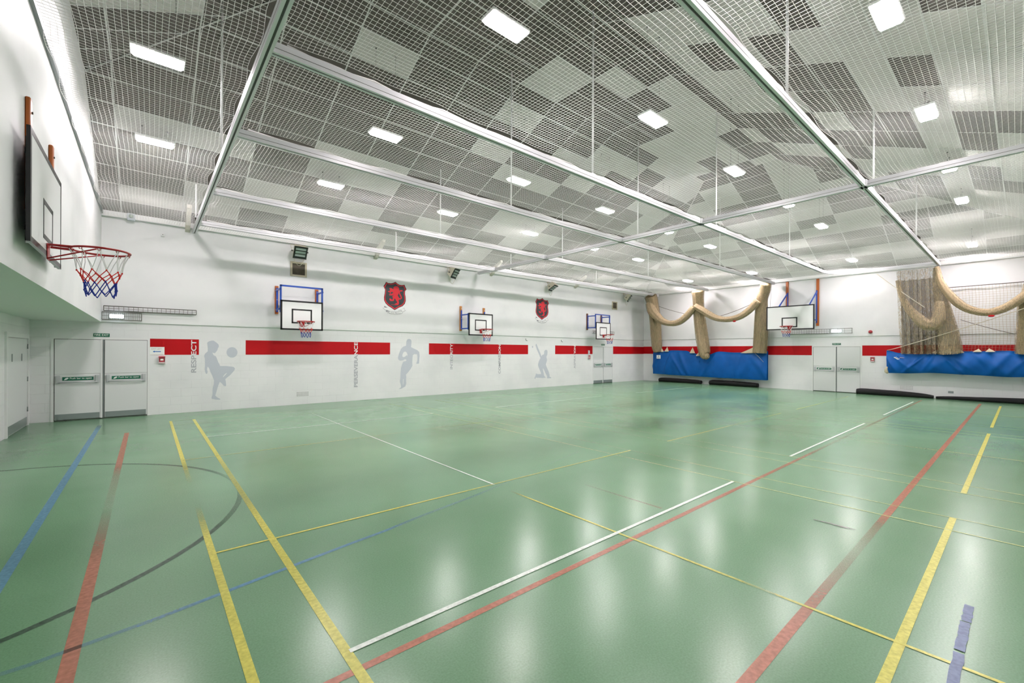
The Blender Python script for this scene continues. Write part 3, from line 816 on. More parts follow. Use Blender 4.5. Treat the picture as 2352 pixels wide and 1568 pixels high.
def air_brick(label, x0, x1, z0, z1, loc, rz, nx, nz, m=None):
    t = thing('air_brick', label, 'vent', loc, rz); b = MB(); b.cbox((x0,-.006,z0),(x1,0,z1), m or M_white, .003); b.build('vent_plate', t)
    b = MB()
    for i in range(nx):
        for j in range(nz):
            x = x0+(x1-x0)*(i+.5)/nx; z = z0+(z1-z0)*(j+.5)/nz; b.box((x-.009,-.0075,z-.009),(x+.009,-.006,z+.009), M_hole)
    b.build('vent_holes', t)
air_brick('white air brick low on the crest wall', 3.44, 3.78, .25, .385, (0,YW,0), R_BACK, 9, 4)
air_brick('white air brick low on the end wall above the black rolls', -.18, .18, .26, .4, (XE,2.84,0), R_END, 9, 4)
air_brick('small grey socket plate low on the end wall', -.07, .07, .21, .29, (XE,1.66,0), R_END, 2, 1, M_steel)

def wall_vent(label, x0, x1, z0, z1):
    t = thing('wall_vent', label, 'vent', (0,YW-.03,0)); w = .055
    b = MB()
    b.cbox((x0,-.035,z0),(x0+w,0,z1), M_vframe); b.cbox((x1-w,-.035,z0),(x1,0,z1), M_vframe); b.cbox((x0+w,-.035,z0),(x1-w,0,z0+w), M_vframe); b.cbox((x0+w,-.035,z1-w),(x1-w,0,z1), M_vframe)
    b.build('vent_frame', t)
    b = MB(); b.box((x0+w,-.004,z0+w),(x1-w,0,z1-w), M_brown); b.build('vent_mesh', t)
    return t
wall_vent('brown square wall vent below the wall heater above the hoop', 3.24, 3.70, 3.86, 4.30)
wall_vent('brown square wall vent high near the room corner', 18.86, 19.30, 3.89, 4.31)

t = thing('alarm_strobe', 'grey wall box with round lens at the top of the crest wall', 'alarm', (-.32,YW-.12,4.86))
b = MB(); b.cbox((-.075,-.06,-.09),(.075,0,.09), M_grey, .012); b.build('box', t)
b = MB(); b.tube([(0,-.055,.02),(0,-.09,.02),(0,-.1,.02)], [.05,.045,.02], M_reflect, 14); b.build('lens', t)
t = thing('motion_sensor', 'small white sensor on the wall below the grey strobe box', 'sensor', (.28,YW-.03,4.55))
b = MB(); b.cbox((-.04,-.04,-.035),(.04,0,.035), M_white, .01); b.build('sensor_box', t)
b = MB(); b.cbox((-.012,-.043,0),(.012,-.04,.015), M_slot, .001); b.build('sensor_window', t)
def wall_hook(label, x, z):
    b = MB(); b.tube([(0,0,.04),(0,-.01,-.02),(.02,-.03,-.05),(.06,-.05,-.06)], .009, M_dkgrille, 6); o = tag(b.build('wall_hook'), label, 'hook', None); o.location = (x, YW, z)
wall_hook('dark wall hook just left of the batsman silhouette', 12.73, 2.16)
wall_hook('dark wall hook right of the batsman silhouette', 15.0, 2.15)

# ------------------------------------------------------------------ wire guards with lamps
def cage(b, x0, x1, z0, z1, dep, step):
    r = .004
    for x, m in ((x0,1),(x1,1)): b.tube([(x,0,z0),(x,-dep,z0),(x,-dep,z1),(x,0,z1)], .007, M_cage, 4, smooth=False)
    for z in (z0, z1): b.tube([(x0,-dep,z),(x1,-dep,z)], .007, M_cage, 4); b.tube([(x0,0,z),(x1,0,z)], .006, M_cage, 4)
    n = max(2, round((x1-x0)/step))
    for i in range(1, n): x = x0+(x1-x0)*i/n; b.tube([(x,0,z0),(x,-dep,z0),(x,-dep,z1),(x,0,z1)], r, M_cage, 4, smooth=False)
    b.tube([(x0,-dep,(z0+z1)/2),(x1,-dep,(z0+z1)/2)], r, M_cage, 4)
def guard(label, loc, rz, x0, x1, z0, z1, lamp=None, tube=True, step=.09, dep=.1):
    t = thing('caged_wall_light', label, 'wall light', loc, rz)
    b = MB(); cage(b, x0, x1, z0, z1, dep, step); b.build('wire_guard', t)
    if tube:
        b = MB(); zc = z0+.035; b.cbox((x0+.05,-.06,zc-.025),(x1-.05,0,zc+.025), M_alu, .01); b.build('batten', t)
    if lamp:
        b = MB(); a, c = lamp; b.cbox((a-.01,-.03,z0+.03),(c+.01,0,z1-.035), M_steel, .006); o = b.build('lamp_tray', t)
        b = MB(); b.cbox((a,-.07,z0+.04),(c,-.03,z1-.045), M_emlamp, .012); b.build('lamp_cover', t)
    return t
guard('long wire caged batten on the crest wall above the overhang doors', (0,YW-.03,0), R_BACK, -.80, .97, 2.565, 2.68)
guard('short wire caged lit lamp under the long caged batten', (0,YW-.03,0), R_BACK, -.83, -.12, 2.355, 2.535, (-.70,-.45), False, .035, .09)
guard('wire caged batten behind the far hoop on the crest wall', (0,YW-.03,0), R_BACK, 17.25, 18.95, 2.575, 2.69)
guard('long wire caged batten behind the end wall hoop', (XE-.03,5.025,0), R_END, -1.75, -.2, 2.44, 2.63)
guard('short wire caged lit lamp above the end wall doors', (XE-.03,5.025,0), R_END, -.17, .55, 2.44, 2.64, (-.14,.2), False, .24, .09)

# ------------------------------------------------------------------ quartz heaters on yokes
def heater(label, x, z, tilt, yaw=0):
    t = thing('wall_heater', label, 'heater', (x, YW-.34, z), 0, None); rot = Matrix.Rotation(yaw, 3, 'Z') @ Matrix.Rotation(tilt, 3, 'X')
    def turn(b):
        b.v = [tuple(rot @ Vector(v)) for v in b.v]; return b
    w, h = .19, .20
    b = MB()
    for q in ((-w,0.16,-h),): pass
    bm = bmesh.new(); bmesh.ops.create_cube(bm, size=1)
    for v in bm.verts:
        k = .72 if v.co.y > 0 else 1
        v.co = (v.co.x*2*w*k, .05+v.co.y*.22, v.co.z*2*h*k)
    bmesh.ops.bevel(bm, geom=bm.edges[:], offset=.012, segments=1, affect='EDGES')
    b.add_bm(bm, M_cream); turn(b).build('heater_body', t)
    b = MB()
    b.box((-w+.01,-.075,-h+.01),(w-.01,-.06,h-.01), M_dkgrille)
    for z0 in (-.13,-.03,.07): b.cbox((-w+.05,-.083,z0),(w-.05,-.074,z0+.07), M_reflect, .008)
    for z0 in (-.105,.095): b.tube([(-w+.05,-.088,z0),(w-.05,-.088,z0)], .007, M_chrome, 6)
    turn(b).build('reflector', t)
    b = MB()
    for k in range(15):
        q = -w+.015+(2*w-.03)*k/14
        for z0 in (-h, h): b.tube([(q,-.09,z0),(q,-.09,z0*.82)], .006, M_dkgrille, 4)
    for k in range(13):
        q = -h+.02+(2*h-.04)*k/12
        for x0 in (-w, w): b.tube([(x0,-.09,q),(x0*.84,-.09,q)], .006, M_dkgrille, 4)
    turn(b).build('wire_grille', t)
    b = MB(); b.tube([(-w-.02,.0,.0),(-w-.02,.16,.21),(w+.02,.16,.21),(w+.02,.0,.0)], .009, M_cream, 5, smooth=False)
    for s in (-1,1): b.tube([(s*(w+.04),0,0),(s*(w-.01),0,0)], .02, M_slot, 8)
    b.beam((0,.16,.21),(0,.31,.26),.04,.02,M_cream); b.cbox((-.05,.295,.2),(.05,.31,.32), M_cream); b.build('yoke_bracket', t)
    b = MB(); pts = [Vector((-.14,.1,-.2))*(1-s)+Vector((.15,.15,-.2))*s-Vector((0,0,.2*math.sin(PI*s))) for s in [i/10 for i in range(11)]]
    b.tube(pts, .006, M_cream, 5); b.build('cable', t)
    return t
heater('wall heater above the square vent with green tinted reflectors', 3.43, 4.56, .62)
heater('wall heater between the two nearest hoops of the crest wall', 8.78, 4.58, .55, .5)
heater('wall heater above the crest right of the middle hoop, tilted nearly flat', 14.05, 4.58, 1.0, .35)
heater('wall heater closest to the room corner beside the tan netting', 19.9, 4.56, .6, .5)

# ------------------------------------------------------------------ basketball hoops
def rim_and_net(t, x, y, z, yb, net_len=.40, seed=0):
    """ring centred at (x,y), backboard face at yb (y grows towards the wall)"""
    rn = random.Random(seed)
    b = MB(); b.torus((x,y,z), .228, .0105, M_redmetal)
    b.build('rim', t)
    b = MB()
    for s in (-1,1):
        b.tube([(x+s*.12,y+.19,z),(x+s*.09,yb-.01,z)], .009, M_redmetal, 6)
        b.tube([(x+s*.2,y+.02,z-.012),(x+s*.06,yb-.01,z-.13)], .007, M_redmetal, 6)
    b.cbox((x-.065,yb-.010,z-.14),(x+.065,yb-.002,z+.015), M_redmetal, .004)
    b.beam((x-.07,yb-.012,z),(x-.07,y+.2,z),.010,.018,M_redmetal); b.beam((x+.07,yb-.012,z),(x+.07,y+.2,z),.010,.018,M_redmetal)
    b.build('rim_bracket', t)
    # netting: twelve hanging loops, white then red then blue
    n = 10; L = net_len
    lev = [(0,.226),(.42,.172),(.56,.146),(.70,.130),(.84,.122),(1.0,.118)]
    jit = [[rn.uniform(-.012,.012) for _ in range(n)] for _ in lev]
    def P(k, i):
        f, r = lev[k]; a = 2*PI*(i+(.5 if k % 2 else 0))/n
        return Vector((x+(r+jit[k][i % n])*math.cos(a), y+(r+jit[k][i % n])*math.sin(a), z-.012-f*L+(jit[k][(i*5) % n] if k else 0)))
    b = MB()
    for k, m, r in ((0,M_cordw,.0036),(1,M_cordr,.0042),(2,M_cordr,.0042),(3,M_cordb,.0044),(4,M_cordb,.0044)):
        for i in range(n):
            j = (i-1) if k % 2 == 0 else (i+1)
            for q in (i, j):
                a = P(k, i); c = P(k+1, q % n); mid = (a+c)/2
                if k == 0: mid += (Vector((x,y,mid.z))-mid)*.06
                b.tube([a, mid, c], r, m, 5, caps=False)
            if k: b.tube([P(k,i)-Vector((0,0,.007)),P(k,i)+Vector((0,0,.007))], r*1.7, m, 5)
    b.build('net', t)
    b = MB()
    for i in range(n):
        a = 2*PI*i/n; c = Vector((x+.228*math.cos(a), y+.228*math.sin(a), z)); tn = Vector((-math.sin(a), math.cos(a), 0))
        b.tube([c-tn*.014-Vector((0,0,.008)), c-tn*.01-Vector((0,0,.024)), c+tn*.01-Vector((0,0,.024)), c+tn*.014-Vector((0,0,.008))], .0035, M_redmetal, 4)
    b.build('net_hooks', t)

def backboard(t, x0, x1, z0, z1, y, bw, target, tw, th=.022, edge=M_black):
    b = MB(); b.box((x0,y,z0),(x1,y+th,z1), M_board); f = y-.0015
    for a, c, d, e in ((x0,x1,z0,z0+bw),(x0,x1,z1-bw,z1),(x0,x0+bw,z0,z1),(x1-bw,x1,z0,z1)): b.box((a,f,d),(c,y,e), M_black)
    for q in ((x0-.002,x0),(x1,x1+.002)): b.box((q[0],f,z0),(q[1],y+th,z1), edge)
    b.box((x0,f,z1),(x1,y+th,z1+.002), edge); b.box((x0,f,z0-.002),(x1,y+th,z0), M_steel)
    a, c, d, e = target
    for q in ((a,c,d,d+tw),(a,c,e-tw,e),(a,a+tw,d,e),(c-tw,c,d,e)): b.box((q[0],f,q[2]),(q[1],y,q[3]), M_black)
    return b.build('backboard', t)

def wall_hoop(label, x, wood, uz, bz, frame, arms, seed, hb=.85):
    t = thing('basketball_hoop', label, 'basketball hoop', (x,YW-.03,0), R_BACK, 'basketball hoops on the crest wall')
    yb = -.60
    for s in (-1,1):
        b = MB(); b.cbox((s*.555-.045,-.05,uz[0]),(s*.555+.045,0,uz[1]), wood, .006); up = b.build('wall_batten', t)
        b = MB(); b.box((s*.555-.02,-.075,uz[0]+.06),(s*.555+.03,-.05,uz[1]-(.06 if frame else .16)), M_blue)
        for z in (uz[0]+.1,(uz[0]+uz[1])/2,uz[1]-.1): b.tube([(s*.555,-.055,z),(s*.555,-.082,z)], .012, M_chrome, 6)
        b.build('channel', up)
    b = MB()
    for s in (-1,1):
        for z in arms: b.beam((s*.575,-.06,z),(s*.575,yb+.03,z),.035,.045,M_blue)
        z0, z1 = frame if frame else (arms[1]-.05, arms[0]+.05)
        b.beam((s*.56,yb+.05,z0),(s*.56,yb+.05,z1),.04,.045,M_blue)
    if frame: b.beam((-.58,yb+.05,frame[1]-.02),(.58,yb+.05,frame[1]-.02),.04,.045,M_blue)
    else:
        for z in arms: b.beam((-.56,yb+.05,z),(.56,yb+.05,z),.04,.04,M_blue)
    b.build('folding_frame', t)
    backboard(t, -.57, .57, bz[0], bz[1], yb, .045, (-.285,.265,bz[0]+.19,bz[1]-.235), .042)
    rim_and_net(t, 0, yb-.15-.228, bz[0]+.235, yb, .44, seed)
    return t
wall_hoop('basketball hoop with blue top frame on the crest wall, left of the first crest', 3.43, M_wood1, (2.70,3.52), (2.225,3.07), (2.72,3.50), (3.38,2.82), 3)
wall_hoop('basketball hoop on golden wooden battens between the two crests', 9.84, M_wood2, (2.42,3.38), (2.235,3.085), None, (3.03,2.50), 4)
wall_hoop('basketball hoop above the far fire doors on the crest wall', 17.38, M_wood3, (2.72,3.54), (2.24,3.09), (2.78,3.49), (3.40,2.82), 5)

t = thing('basketball_hoop', 'basketball hoop with wide backboard on the end wall beside the tan nets', 'basketball hoop', (XE-.03, 6.235, 0), R_END)
yb = -1.6
for s in (-1,1):
    b = MB(); b.cbox((s*.575-.05,-.055,2.78),(s*.575+.05,0,4.79), M_wood1, .006); up = b.build('wall_batten', t)
    b = MB(); b.box((s*.575-.02-s*.03,-.085,2.9),(s*.575+.02-s*.03,-.055,4.3), M_blue); b.build('channel', up)
b = MB()
for s in (-1,1):
    b.beam((s*.56,-.07,4.25),(s*.56,yb+.04,3.3),.035,.05,M_blue); b.beam((s*.56,-.07,3.02),(s*.56,yb+.04,3.02),.035,.05,M_blue)
    b.beam((s*.56,yb+.05,2.7),(s*.56,yb+.05,3.5),.04,.045,M_blue)
b.beam((-.56,yb+.05,3.02),(.56,yb+.05,3.02),.04,.04,M_blue)
b.build('folding_frame', t)
backboard(t, -.87, .87, 2.58, 3.575, yb, .045, (-.29,.28,2.68,3.09), .045)
rim_and_net(t, 0, yb-.15-.228, 2.71, yb, .42, 6)

t = thing('basketball_hoop', 'large nearby basketball hoop on the overhanging left wall', 'basketball hoop', (XL, 6.15, 0), R_LEFT)
yb = -.10
for x in (-.33, .87):
    b = MB(); b.cbox((x-.045,-.035,2.9),(x+.045,0,3.92), M_wood1, .008); b.tube([(x+.02,-.035,3.8),(x+.02,-.043,3.8)], .012, M_slot, 8); b.build('wall_batten', t)
b = MB()
for z in (2.70,3.36): b.beam((-.62,-.055,z),(.62,-.055,z),.04,.05,M_black)
for x in (-.6,.6): b.beam((x,-.055,2.58),(x,-.055,3.48),.03,.04,M_black)
for x in (-.72,.0,.72): b.tube([(x,-.06,2.555),(x,-.1,2.555)], .012, M_chrome, 8)
b.build('steel_frame', t)
backboard(t, -.83, .83, 2.545, 3.505, yb, .05, (-.245,.285,2.69,3.06), .045, .024, M_black)
rim_and_net(t, -.02, yb-.15-.228, 2.655, yb, .45, 9)

# ------------------------------------------------------------------ vinyl on the crest wall
P2 = {
'boy': [[(1.218,1.832),(1.254,1.87),(1.304,1.891),(1.361,1.896),(1.428,1.841),(1.475,1.786),(1.48,1.73),(1.459,1.692),(1.449,1.642),(1.424,1.598),(1.393,1.555),(1.367,1.558),(1.331,1.573),(1.362,1.499),(1.414,1.468),(1.44,1.399),(1.471,1.299),(1.498,1.248),(1.508,1.204),(1.661,1.199),(1.821,1.173),(1.854,1.134),(1.843,1.077),(1.747,0.952),(1.63,0.843),(1.641,0.779),(1.652,0.665),(1.641,0.647),(1.599,0.655),(1.568,0.707),(1.507,0.772),(1.474,0.686),(1.443,0.563),(1.404,0.403),(1.444,0.357),(1.519,0.302),(1.512,0.284),(1.413,0.294),(1.32,0.328),(1.325,0.371),(1.341,0.42),(1.345,0.606),(1.37,0.716),(1.375,0.815),(1.334,0.953),(1.297,1.041),(1.267,1.141),(1.231,1.197),(1.218,1.117),(1.231,1.055),(1.222,1.006),(1.201,0.995),(1.181,1.044),(1.166,1.119),(1.173,1.229),(1.17,1.401),(1.154,1.475),(1.169,1.536),(1.234,1.604),(1.234,1.684)],[(1.661,1.016),(1.656,0.987),(1.588,0.901),(1.575,0.908),(1.609,0.963)]] ,
'ball': [[(1.913,1.577),(1.908,1.539),(1.896,1.504),(1.875,1.474),(1.849,1.451),(1.818,1.436),(1.785,1.432),(1.751,1.437),(1.721,1.451),(1.694,1.474),(1.674,1.504),(1.661,1.539),(1.657,1.576),(1.661,1.614),(1.674,1.648),(1.694,1.678),(1.72,1.701),(1.75,1.716),(1.783,1.721),(1.817,1.717),(1.848,1.702),(1.874,1.679),(1.895,1.649),(1.908,1.614)]] ,
'run': [[(7.029,1.982),(7.07,2.047),(7.133,2.065),(7.197,2.043),(7.225,1.986),(7.221,1.895),(7.208,1.772),(7.305,1.727),(7.448,1.669),(7.535,1.598),(7.548,1.467),(7.534,1.296),(7.53,1.178),(7.422,1.169),(7.422,1.206),(7.457,1.284),(7.464,1.415),(7.446,1.519),(7.334,1.526),(7.277,1.481),(7.264,1.39),(7.257,1.208),(7.265,1.104),(7.195,0.989),(7.083,0.857),(7.014,0.795),(7.028,0.698),(7.021,0.608),(7.029,0.48),(6.995,0.379),(6.939,0.349),(6.905,0.338),(6.864,0.309),(6.741,0.29),(6.829,0.355),(6.822,0.425),(6.781,0.567),(6.801,0.668),(6.807,0.846),(6.822,1.011),(6.86,1.15),(6.914,1.258),(6.997,1.27),(7.032,1.301),(7.011,1.334),(6.955,1.334),(6.9,1.303),(6.777,1.295),(6.716,1.343),(6.709,1.406),(6.749,1.546),(6.816,1.698),(6.898,1.782),(7.015,1.821),(7.022,1.892)],[(6.872,1.494),(6.913,1.584),(6.975,1.616),(7.038,1.584),(7.073,1.507),(7.059,1.443),(7.031,1.488),(6.996,1.443),(6.927,1.414),(6.879,1.431)],[(6.906,0.651),(6.924,0.638),(6.918,0.472),(6.898,0.422),(6.901,0.536)]] ,
'bat': [[(13.327,1.916),(13.373,1.986),(13.411,1.931),(13.45,1.849),(13.546,1.698),(13.672,1.462),(13.702,1.406),(13.74,1.469),(13.856,1.503),(13.875,1.587),(13.865,1.636),(13.933,1.699),(13.992,1.717),(14.072,1.672),(14.092,1.616),(14.063,1.475),(14.014,1.391),(14.054,1.25),(14.035,1.166),(13.977,1.04),(14.057,0.884),(14.177,0.684),(14.228,0.541),(14.218,0.477),(14.339,0.423),(14.319,0.396),(14.07,0.398),(14.059,0.504),(13.96,0.634),(13.841,0.819),(13.802,0.869),(13.792,0.834),(13.832,0.693),(13.872,0.524),(13.981,0.429),(13.747,0.424),(13.689,0.433),(13.345,0.459),(13.317,0.392),(13.279,0.407),(13.279,0.469),(13.316,0.515),(13.363,0.638),(13.477,0.607),(13.678,0.607),(13.668,0.67),(13.59,0.797),(13.513,0.937),(13.484,1.034),(13.53,1.172),(13.635,1.337),(13.547,1.504),(13.413,1.711)]] ,
'bball': [[(13.183,1.839),(13.178,1.816),(13.164,1.799),(13.146,1.793),(13.127,1.799),(13.113,1.816),(13.108,1.839),(13.113,1.862),(13.126,1.879),(13.145,1.885),(13.164,1.879),(13.177,1.863)]] ,
'shield': [[(6.244,4.007),(6.321,3.973),(6.422,3.973),(6.511,3.999),(6.59,4.044),(6.659,3.988),(6.739,3.953),(6.832,3.952),(6.93,3.973),(6.954,3.91),(7.007,3.818),(6.955,3.748),(6.949,3.65),(6.973,3.544),(6.98,3.415),(6.945,3.304),(6.858,3.211),(6.72,3.148),(6.561,3.052),(6.448,3.119),(6.325,3.184),(6.225,3.271),(6.175,3.372),(6.169,3.476),(6.196,3.604),(6.207,3.731),(6.151,3.846),(6.206,3.93)]] ,
'shield_red': [[(6.259,3.987),(6.333,3.954),(6.428,3.954),(6.514,3.978),(6.589,4.022),(6.654,3.968),(6.731,3.935),(6.819,3.933),(6.913,3.953),(6.935,3.894),(6.986,3.806),(6.936,3.739),(6.931,3.646),(6.953,3.545),(6.96,3.422),(6.927,3.317),(6.844,3.229),(6.713,3.168),(6.561,3.077),(6.454,3.14),(6.336,3.203),(6.241,3.286),(6.194,3.382),(6.188,3.481),(6.214,3.603),(6.224,3.723),(6.171,3.833),(6.223,3.913)]] ,
'shield_dark': [[(6.283,3.954),(6.351,3.924),(6.439,3.924),(6.518,3.946),(6.587,3.985),(6.647,3.936),(6.717,3.905),(6.798,3.904),(6.884,3.922),(6.905,3.867),(6.951,3.787),(6.905,3.726),(6.901,3.64),(6.921,3.548),(6.927,3.435),(6.897,3.338),(6.821,3.257),(6.701,3.201),(6.561,3.117),(6.463,3.175),(6.355,3.232),(6.267,3.309),(6.223,3.397),(6.218,3.488),(6.242,3.6),(6.251,3.711),(6.202,3.812),(6.25,3.886)]] ,
'lion': [[(6.535,3.863),(6.591,3.89),(6.671,3.893),(6.717,3.844),(6.729,3.738),(6.706,3.65),(6.672,3.572),(6.718,3.501),(6.73,3.427),(6.696,3.392),(6.719,3.362),(6.719,3.287),(6.685,3.242),(6.605,3.252),(6.549,3.258),(6.605,3.294),(6.651,3.314),(6.645,3.356),(6.605,3.396),(6.582,3.447),(6.548,3.455),(6.537,3.39),(6.503,3.366),(6.402,3.359),(6.374,3.399),(6.363,3.44),(6.413,3.444),(6.447,3.41),(6.492,3.419),(6.491,3.482),(6.469,3.523),(6.513,3.558),(6.536,3.587),(6.468,3.554),(6.368,3.551),(6.345,3.581),(6.412,3.592),(6.49,3.641),(6.513,3.654),(6.468,3.682),(6.412,3.666),(6.412,3.602),(6.379,3.599),(6.378,3.663),(6.312,3.667),(6.312,3.694),(6.378,3.705),(6.389,3.759),(6.356,3.787),(6.378,3.81),(6.445,3.806),(6.49,3.779),(6.535,3.773),(6.501,3.807)]] ,
'tail': [[(6.713,3.468),(6.77,3.457),(6.811,3.498),(6.787,3.571),(6.747,3.632),(6.735,3.695),(6.763,3.741),(6.85,3.754)]] ,
'lbase': [[(6.431,3.239),(6.492,3.244),(6.56,3.238),(6.628,3.243),(6.697,3.242)]] ,
'rib': [[(6.254,3.032),(6.426,2.996),(6.607,2.996),(6.824,3.042),(6.854,2.958),(6.675,2.91),(6.55,2.902),(6.382,2.924),(6.249,2.979)],[(6.182,3.174),(6.292,3.124),(6.381,3.082),(6.409,3.026),(6.281,3.055),(6.26,3.011),(6.128,3.102),(6.188,3.122)],[(6.929,3.151),(6.813,3.09),(6.698,3.045),(6.704,3.013),(6.824,3.053),(6.848,2.995),(6.976,3.068),(6.935,3.081)]] ,
}

def decal(name, label, cat, loops, m, y=YW-.003):
    o = flat(loops, m, name); o.location = (0, y, 0); return tag(o, label, cat)
t = thing('silhouette_mural', 'pale grey silhouette of a child kneeing a football', 'mural', (0,YW,0))
flat(P2['boy'], M_sil, 'player_figure', t, (0,-.003,0)); flat(P2['ball'], M_sil, 'ball', t, (0,-.003,0))
decal('silhouette_mural', 'pale grey silhouette of a running rugby player holding a ball', 'mural', P2['run'], M_sil)
t = thing('silhouette_mural', 'pale grey silhouette of a kneeling cricket batsman', 'mural', (0,YW,0))
flat(P2['bat'], M_sil, 'player_figure', t, (0,-.003,0)); flat(P2['bball'], M_sil, 'ball', t, (0,-.003,0))
for w, x, z0, z1, wd in (('RESPECT',.985,1.04,1.90,.112),('PERSEVERANCE',5.29,.445,1.912,.122),('INTEGRITY',8.96,.94,1.912,.115),('COMPASSION',11.32,.70,1.912,.115),('ASPIRATION',16.02,.81,1.915,.125)):
    o = text(w, M_letter, 'wall_lettering', None, (0,0,0), z1-z0, wd, rot=1, bold=.02)
    o.location = (x, YW-.0045, z0); tag(o, 'white and grey upright lettering reading '+w, 'lettering')

def stroke(pts, w):
    """outline of a thick open polyline in the wall plane"""
    L_, R_ = [], []
    for i in range(len(pts)):
        a = Vector(pts[max(0,i-1)]); c = Vector(pts[min(len(pts)-1,i+1)]); d = (c-a).normalized(); s = Vector((-d.y,d.x))*w/2; p = Vector(pts[i])
        L_.append(tuple(p+s)); R_.append(tuple(p-s))
    return L_+R_[::-1]
cx, cz = 6.575, 3.5
def crest(label):
    t = thing('wall_crest', label, 'emblem', (cx, YW-.03, cz), 0, 'school crests on the long wall')
    sh = lambda lp: [[(x-cx, z-cz) for x, z in l] for l in lp]
    flat(sh(P2['shield']), M_crestk, 'shield_border', t, (0,-.003,0)); flat(sh(P2['shield_red']), M_crestr, 'red_border', t, (0,-.004,0)); flat(sh(P2['shield_dark']), M_crestd, 'shield_field', t, (0,-.005,0))
    ln_ = flat(sh(P2['lion']), M_crestr, 'red_lion', t, (0,-.006,0))
    join_into(ln_, flat([stroke(sh(P2['tail'])[0], .045)], M_crestr, 'tail', None, (0,-.006,0)))
    flat([stroke(sh(P2['lbase'])[0], .012)], M_crestr, 'ground_line', t, (0,-.006,0))
    rb = flat(sh(P2['rib'][1:2]), M_rib, 'motto_ribbon', t, (0,-.003,0)); join_into(rb, flat(sh(P2['rib'][2:]), M_rib, 'r', None, (0,-.003,0))); join_into(rb, flat(sh(P2['rib'][:1]), M_rib, 'r', None, (0,-.0035,0)))
    for l in sh(P2['rib']): join_into(rb, flat([stroke(l+l[:2], .009)], M_ribl, 'edge', None, (0,-.0045,0)))
    join_into(rb, text('ALTA PETO', M_ribl, 'tx', None, (6.30-cx,-.0045,2.928-cz), .5, .045))
    return t
c1 = crest('red lion shield crest with ALTA PETO ribbon, right of the nearest crest wall hoop')
dup(c1, 'red lion shield crest with ALTA PETO ribbon, above the kneeling batsman', (13.70, YW-.03, 3.52))

# ------------------------------------------------------------------ cricket nets on the end wall
def bunch(t, name, pts, rad, m, lobes=7, n=36, seed=0, flatx=1.0):
    rn = random.Random(seed); ph = rn.uniform(0, 6)
    P = [Vector(p) for p in pts]; Q = []; R = []
    N = 26
    for i in range(N+1):
        s = i/N*(len(P)-1); k = min(int(s), len(P)-2); f = s-k
        p0, p1, p2, p3 = P[max(0,k-1)], P[k], P[k+1], P[min(len(P)-1,k+2)]
        Q.append(.5*((2*p1)+(p2-p0)*f+(2*p0-5*p1+4*p2-p3)*f*f+(3*p1-p0-3*p2+p3)*f**3)); R.append(rad[k]*(1-f)+rad[k+1]*f)
    b = MB(); b.tube(Q, R, m, n, prof=lambda u,a: .9*(1+.09*math.sin(lobes*a+ph+1.5*u)+.05*math.sin((lobes*2+1)*a+ph*2-2*u)))
    b.tube(Q, R, M_fuzz, n, caps=False, prof=lambda u,a: 1.06*(1+.07*math.sin((lobes+2)*a+ph-1.5*u)))
    return b.build(name, t)
t1 = thing('cricket_net', 'bunched tan cricket net closest to the room corner', 'cricket net', (0,0,0), 0, 'cricket nets on the end wall')
bunch(t1, 'hanging_net', [(20.8,13.03,4.66),(20.95,13.03,4.4),(21.1,13.04,4.1),(21.3,13.06,3.45),(21.38,13.04,2.63),(21.36,12.97,1.9),(21.36,12.93,1.62)], [.29,.28,.26,.27,.27,.25,.17], M_curt4, 8, seed=1)
bunch(t1, 'swagged_net', [(20.85,13.10,4.30),(20.82,12.95,3.9),(20.85,12.75,3.62),(20.85,12.39,3.30),(20.85,11.93,3.13),(20.85,11.43,3.17),(20.85,11.0,3.45),(20.85,10.62,3.86)], [.2,.24,.22,.17,.135,.15,.16,.15], M_curt, 6, seed=2)
t2 = thing('cricket_net', 'bunched tan cricket net in the middle, spilling over the blue cover', 'cricket net', (0,0,0), 0, 'cricket nets on the end wall')
bunch(t2, 'hanging_net', [(20.85,10.42,4.66),(20.95,10.45,4.34),(21.1,10.50,3.85),(21.17,10.48,3.25),(21.2,10.38,2.4),(21.17,10.26,1.8),(21.13,10.17,1.48),(21.1,9.98,1.43)], [.27,.25,.24,.26,.28,.27,.22,.09], M_curt4, 8, seed=3)
bunch(t2, 'swagged_net', [(20.85,10.55,3.93),(20.85,10.08,3.61),(20.85,9.63,3.33),(20.85,9.25,3.21),(20.85,8.84,3.19),(20.85,8.39,3.3),(20.85,8.0,3.57),(20.85,7.66,3.95)], [.16,.16,.14,.12,.12,.13,.14,.15], M_curt, 6, seed=4)
t3 = thing('cricket_net', 'bunched tan cricket net beside the end wall backboard', 'cricket net', (0,0,0), 0, 'cricket nets on the end wall')
bunch(t3, 'hanging_net', [(20.8,7.32,4.66),(20.95,7.42,4.33),(21.08,7.58,4.0),(21.25,7.66,3.38),(21.33,7.71,2.48),(21.36,7.74,2.0),(21.36,7.76,1.60)], [.2,.2,.22,.25,.27,.27,.26], M_curt4, 8, seed=5)

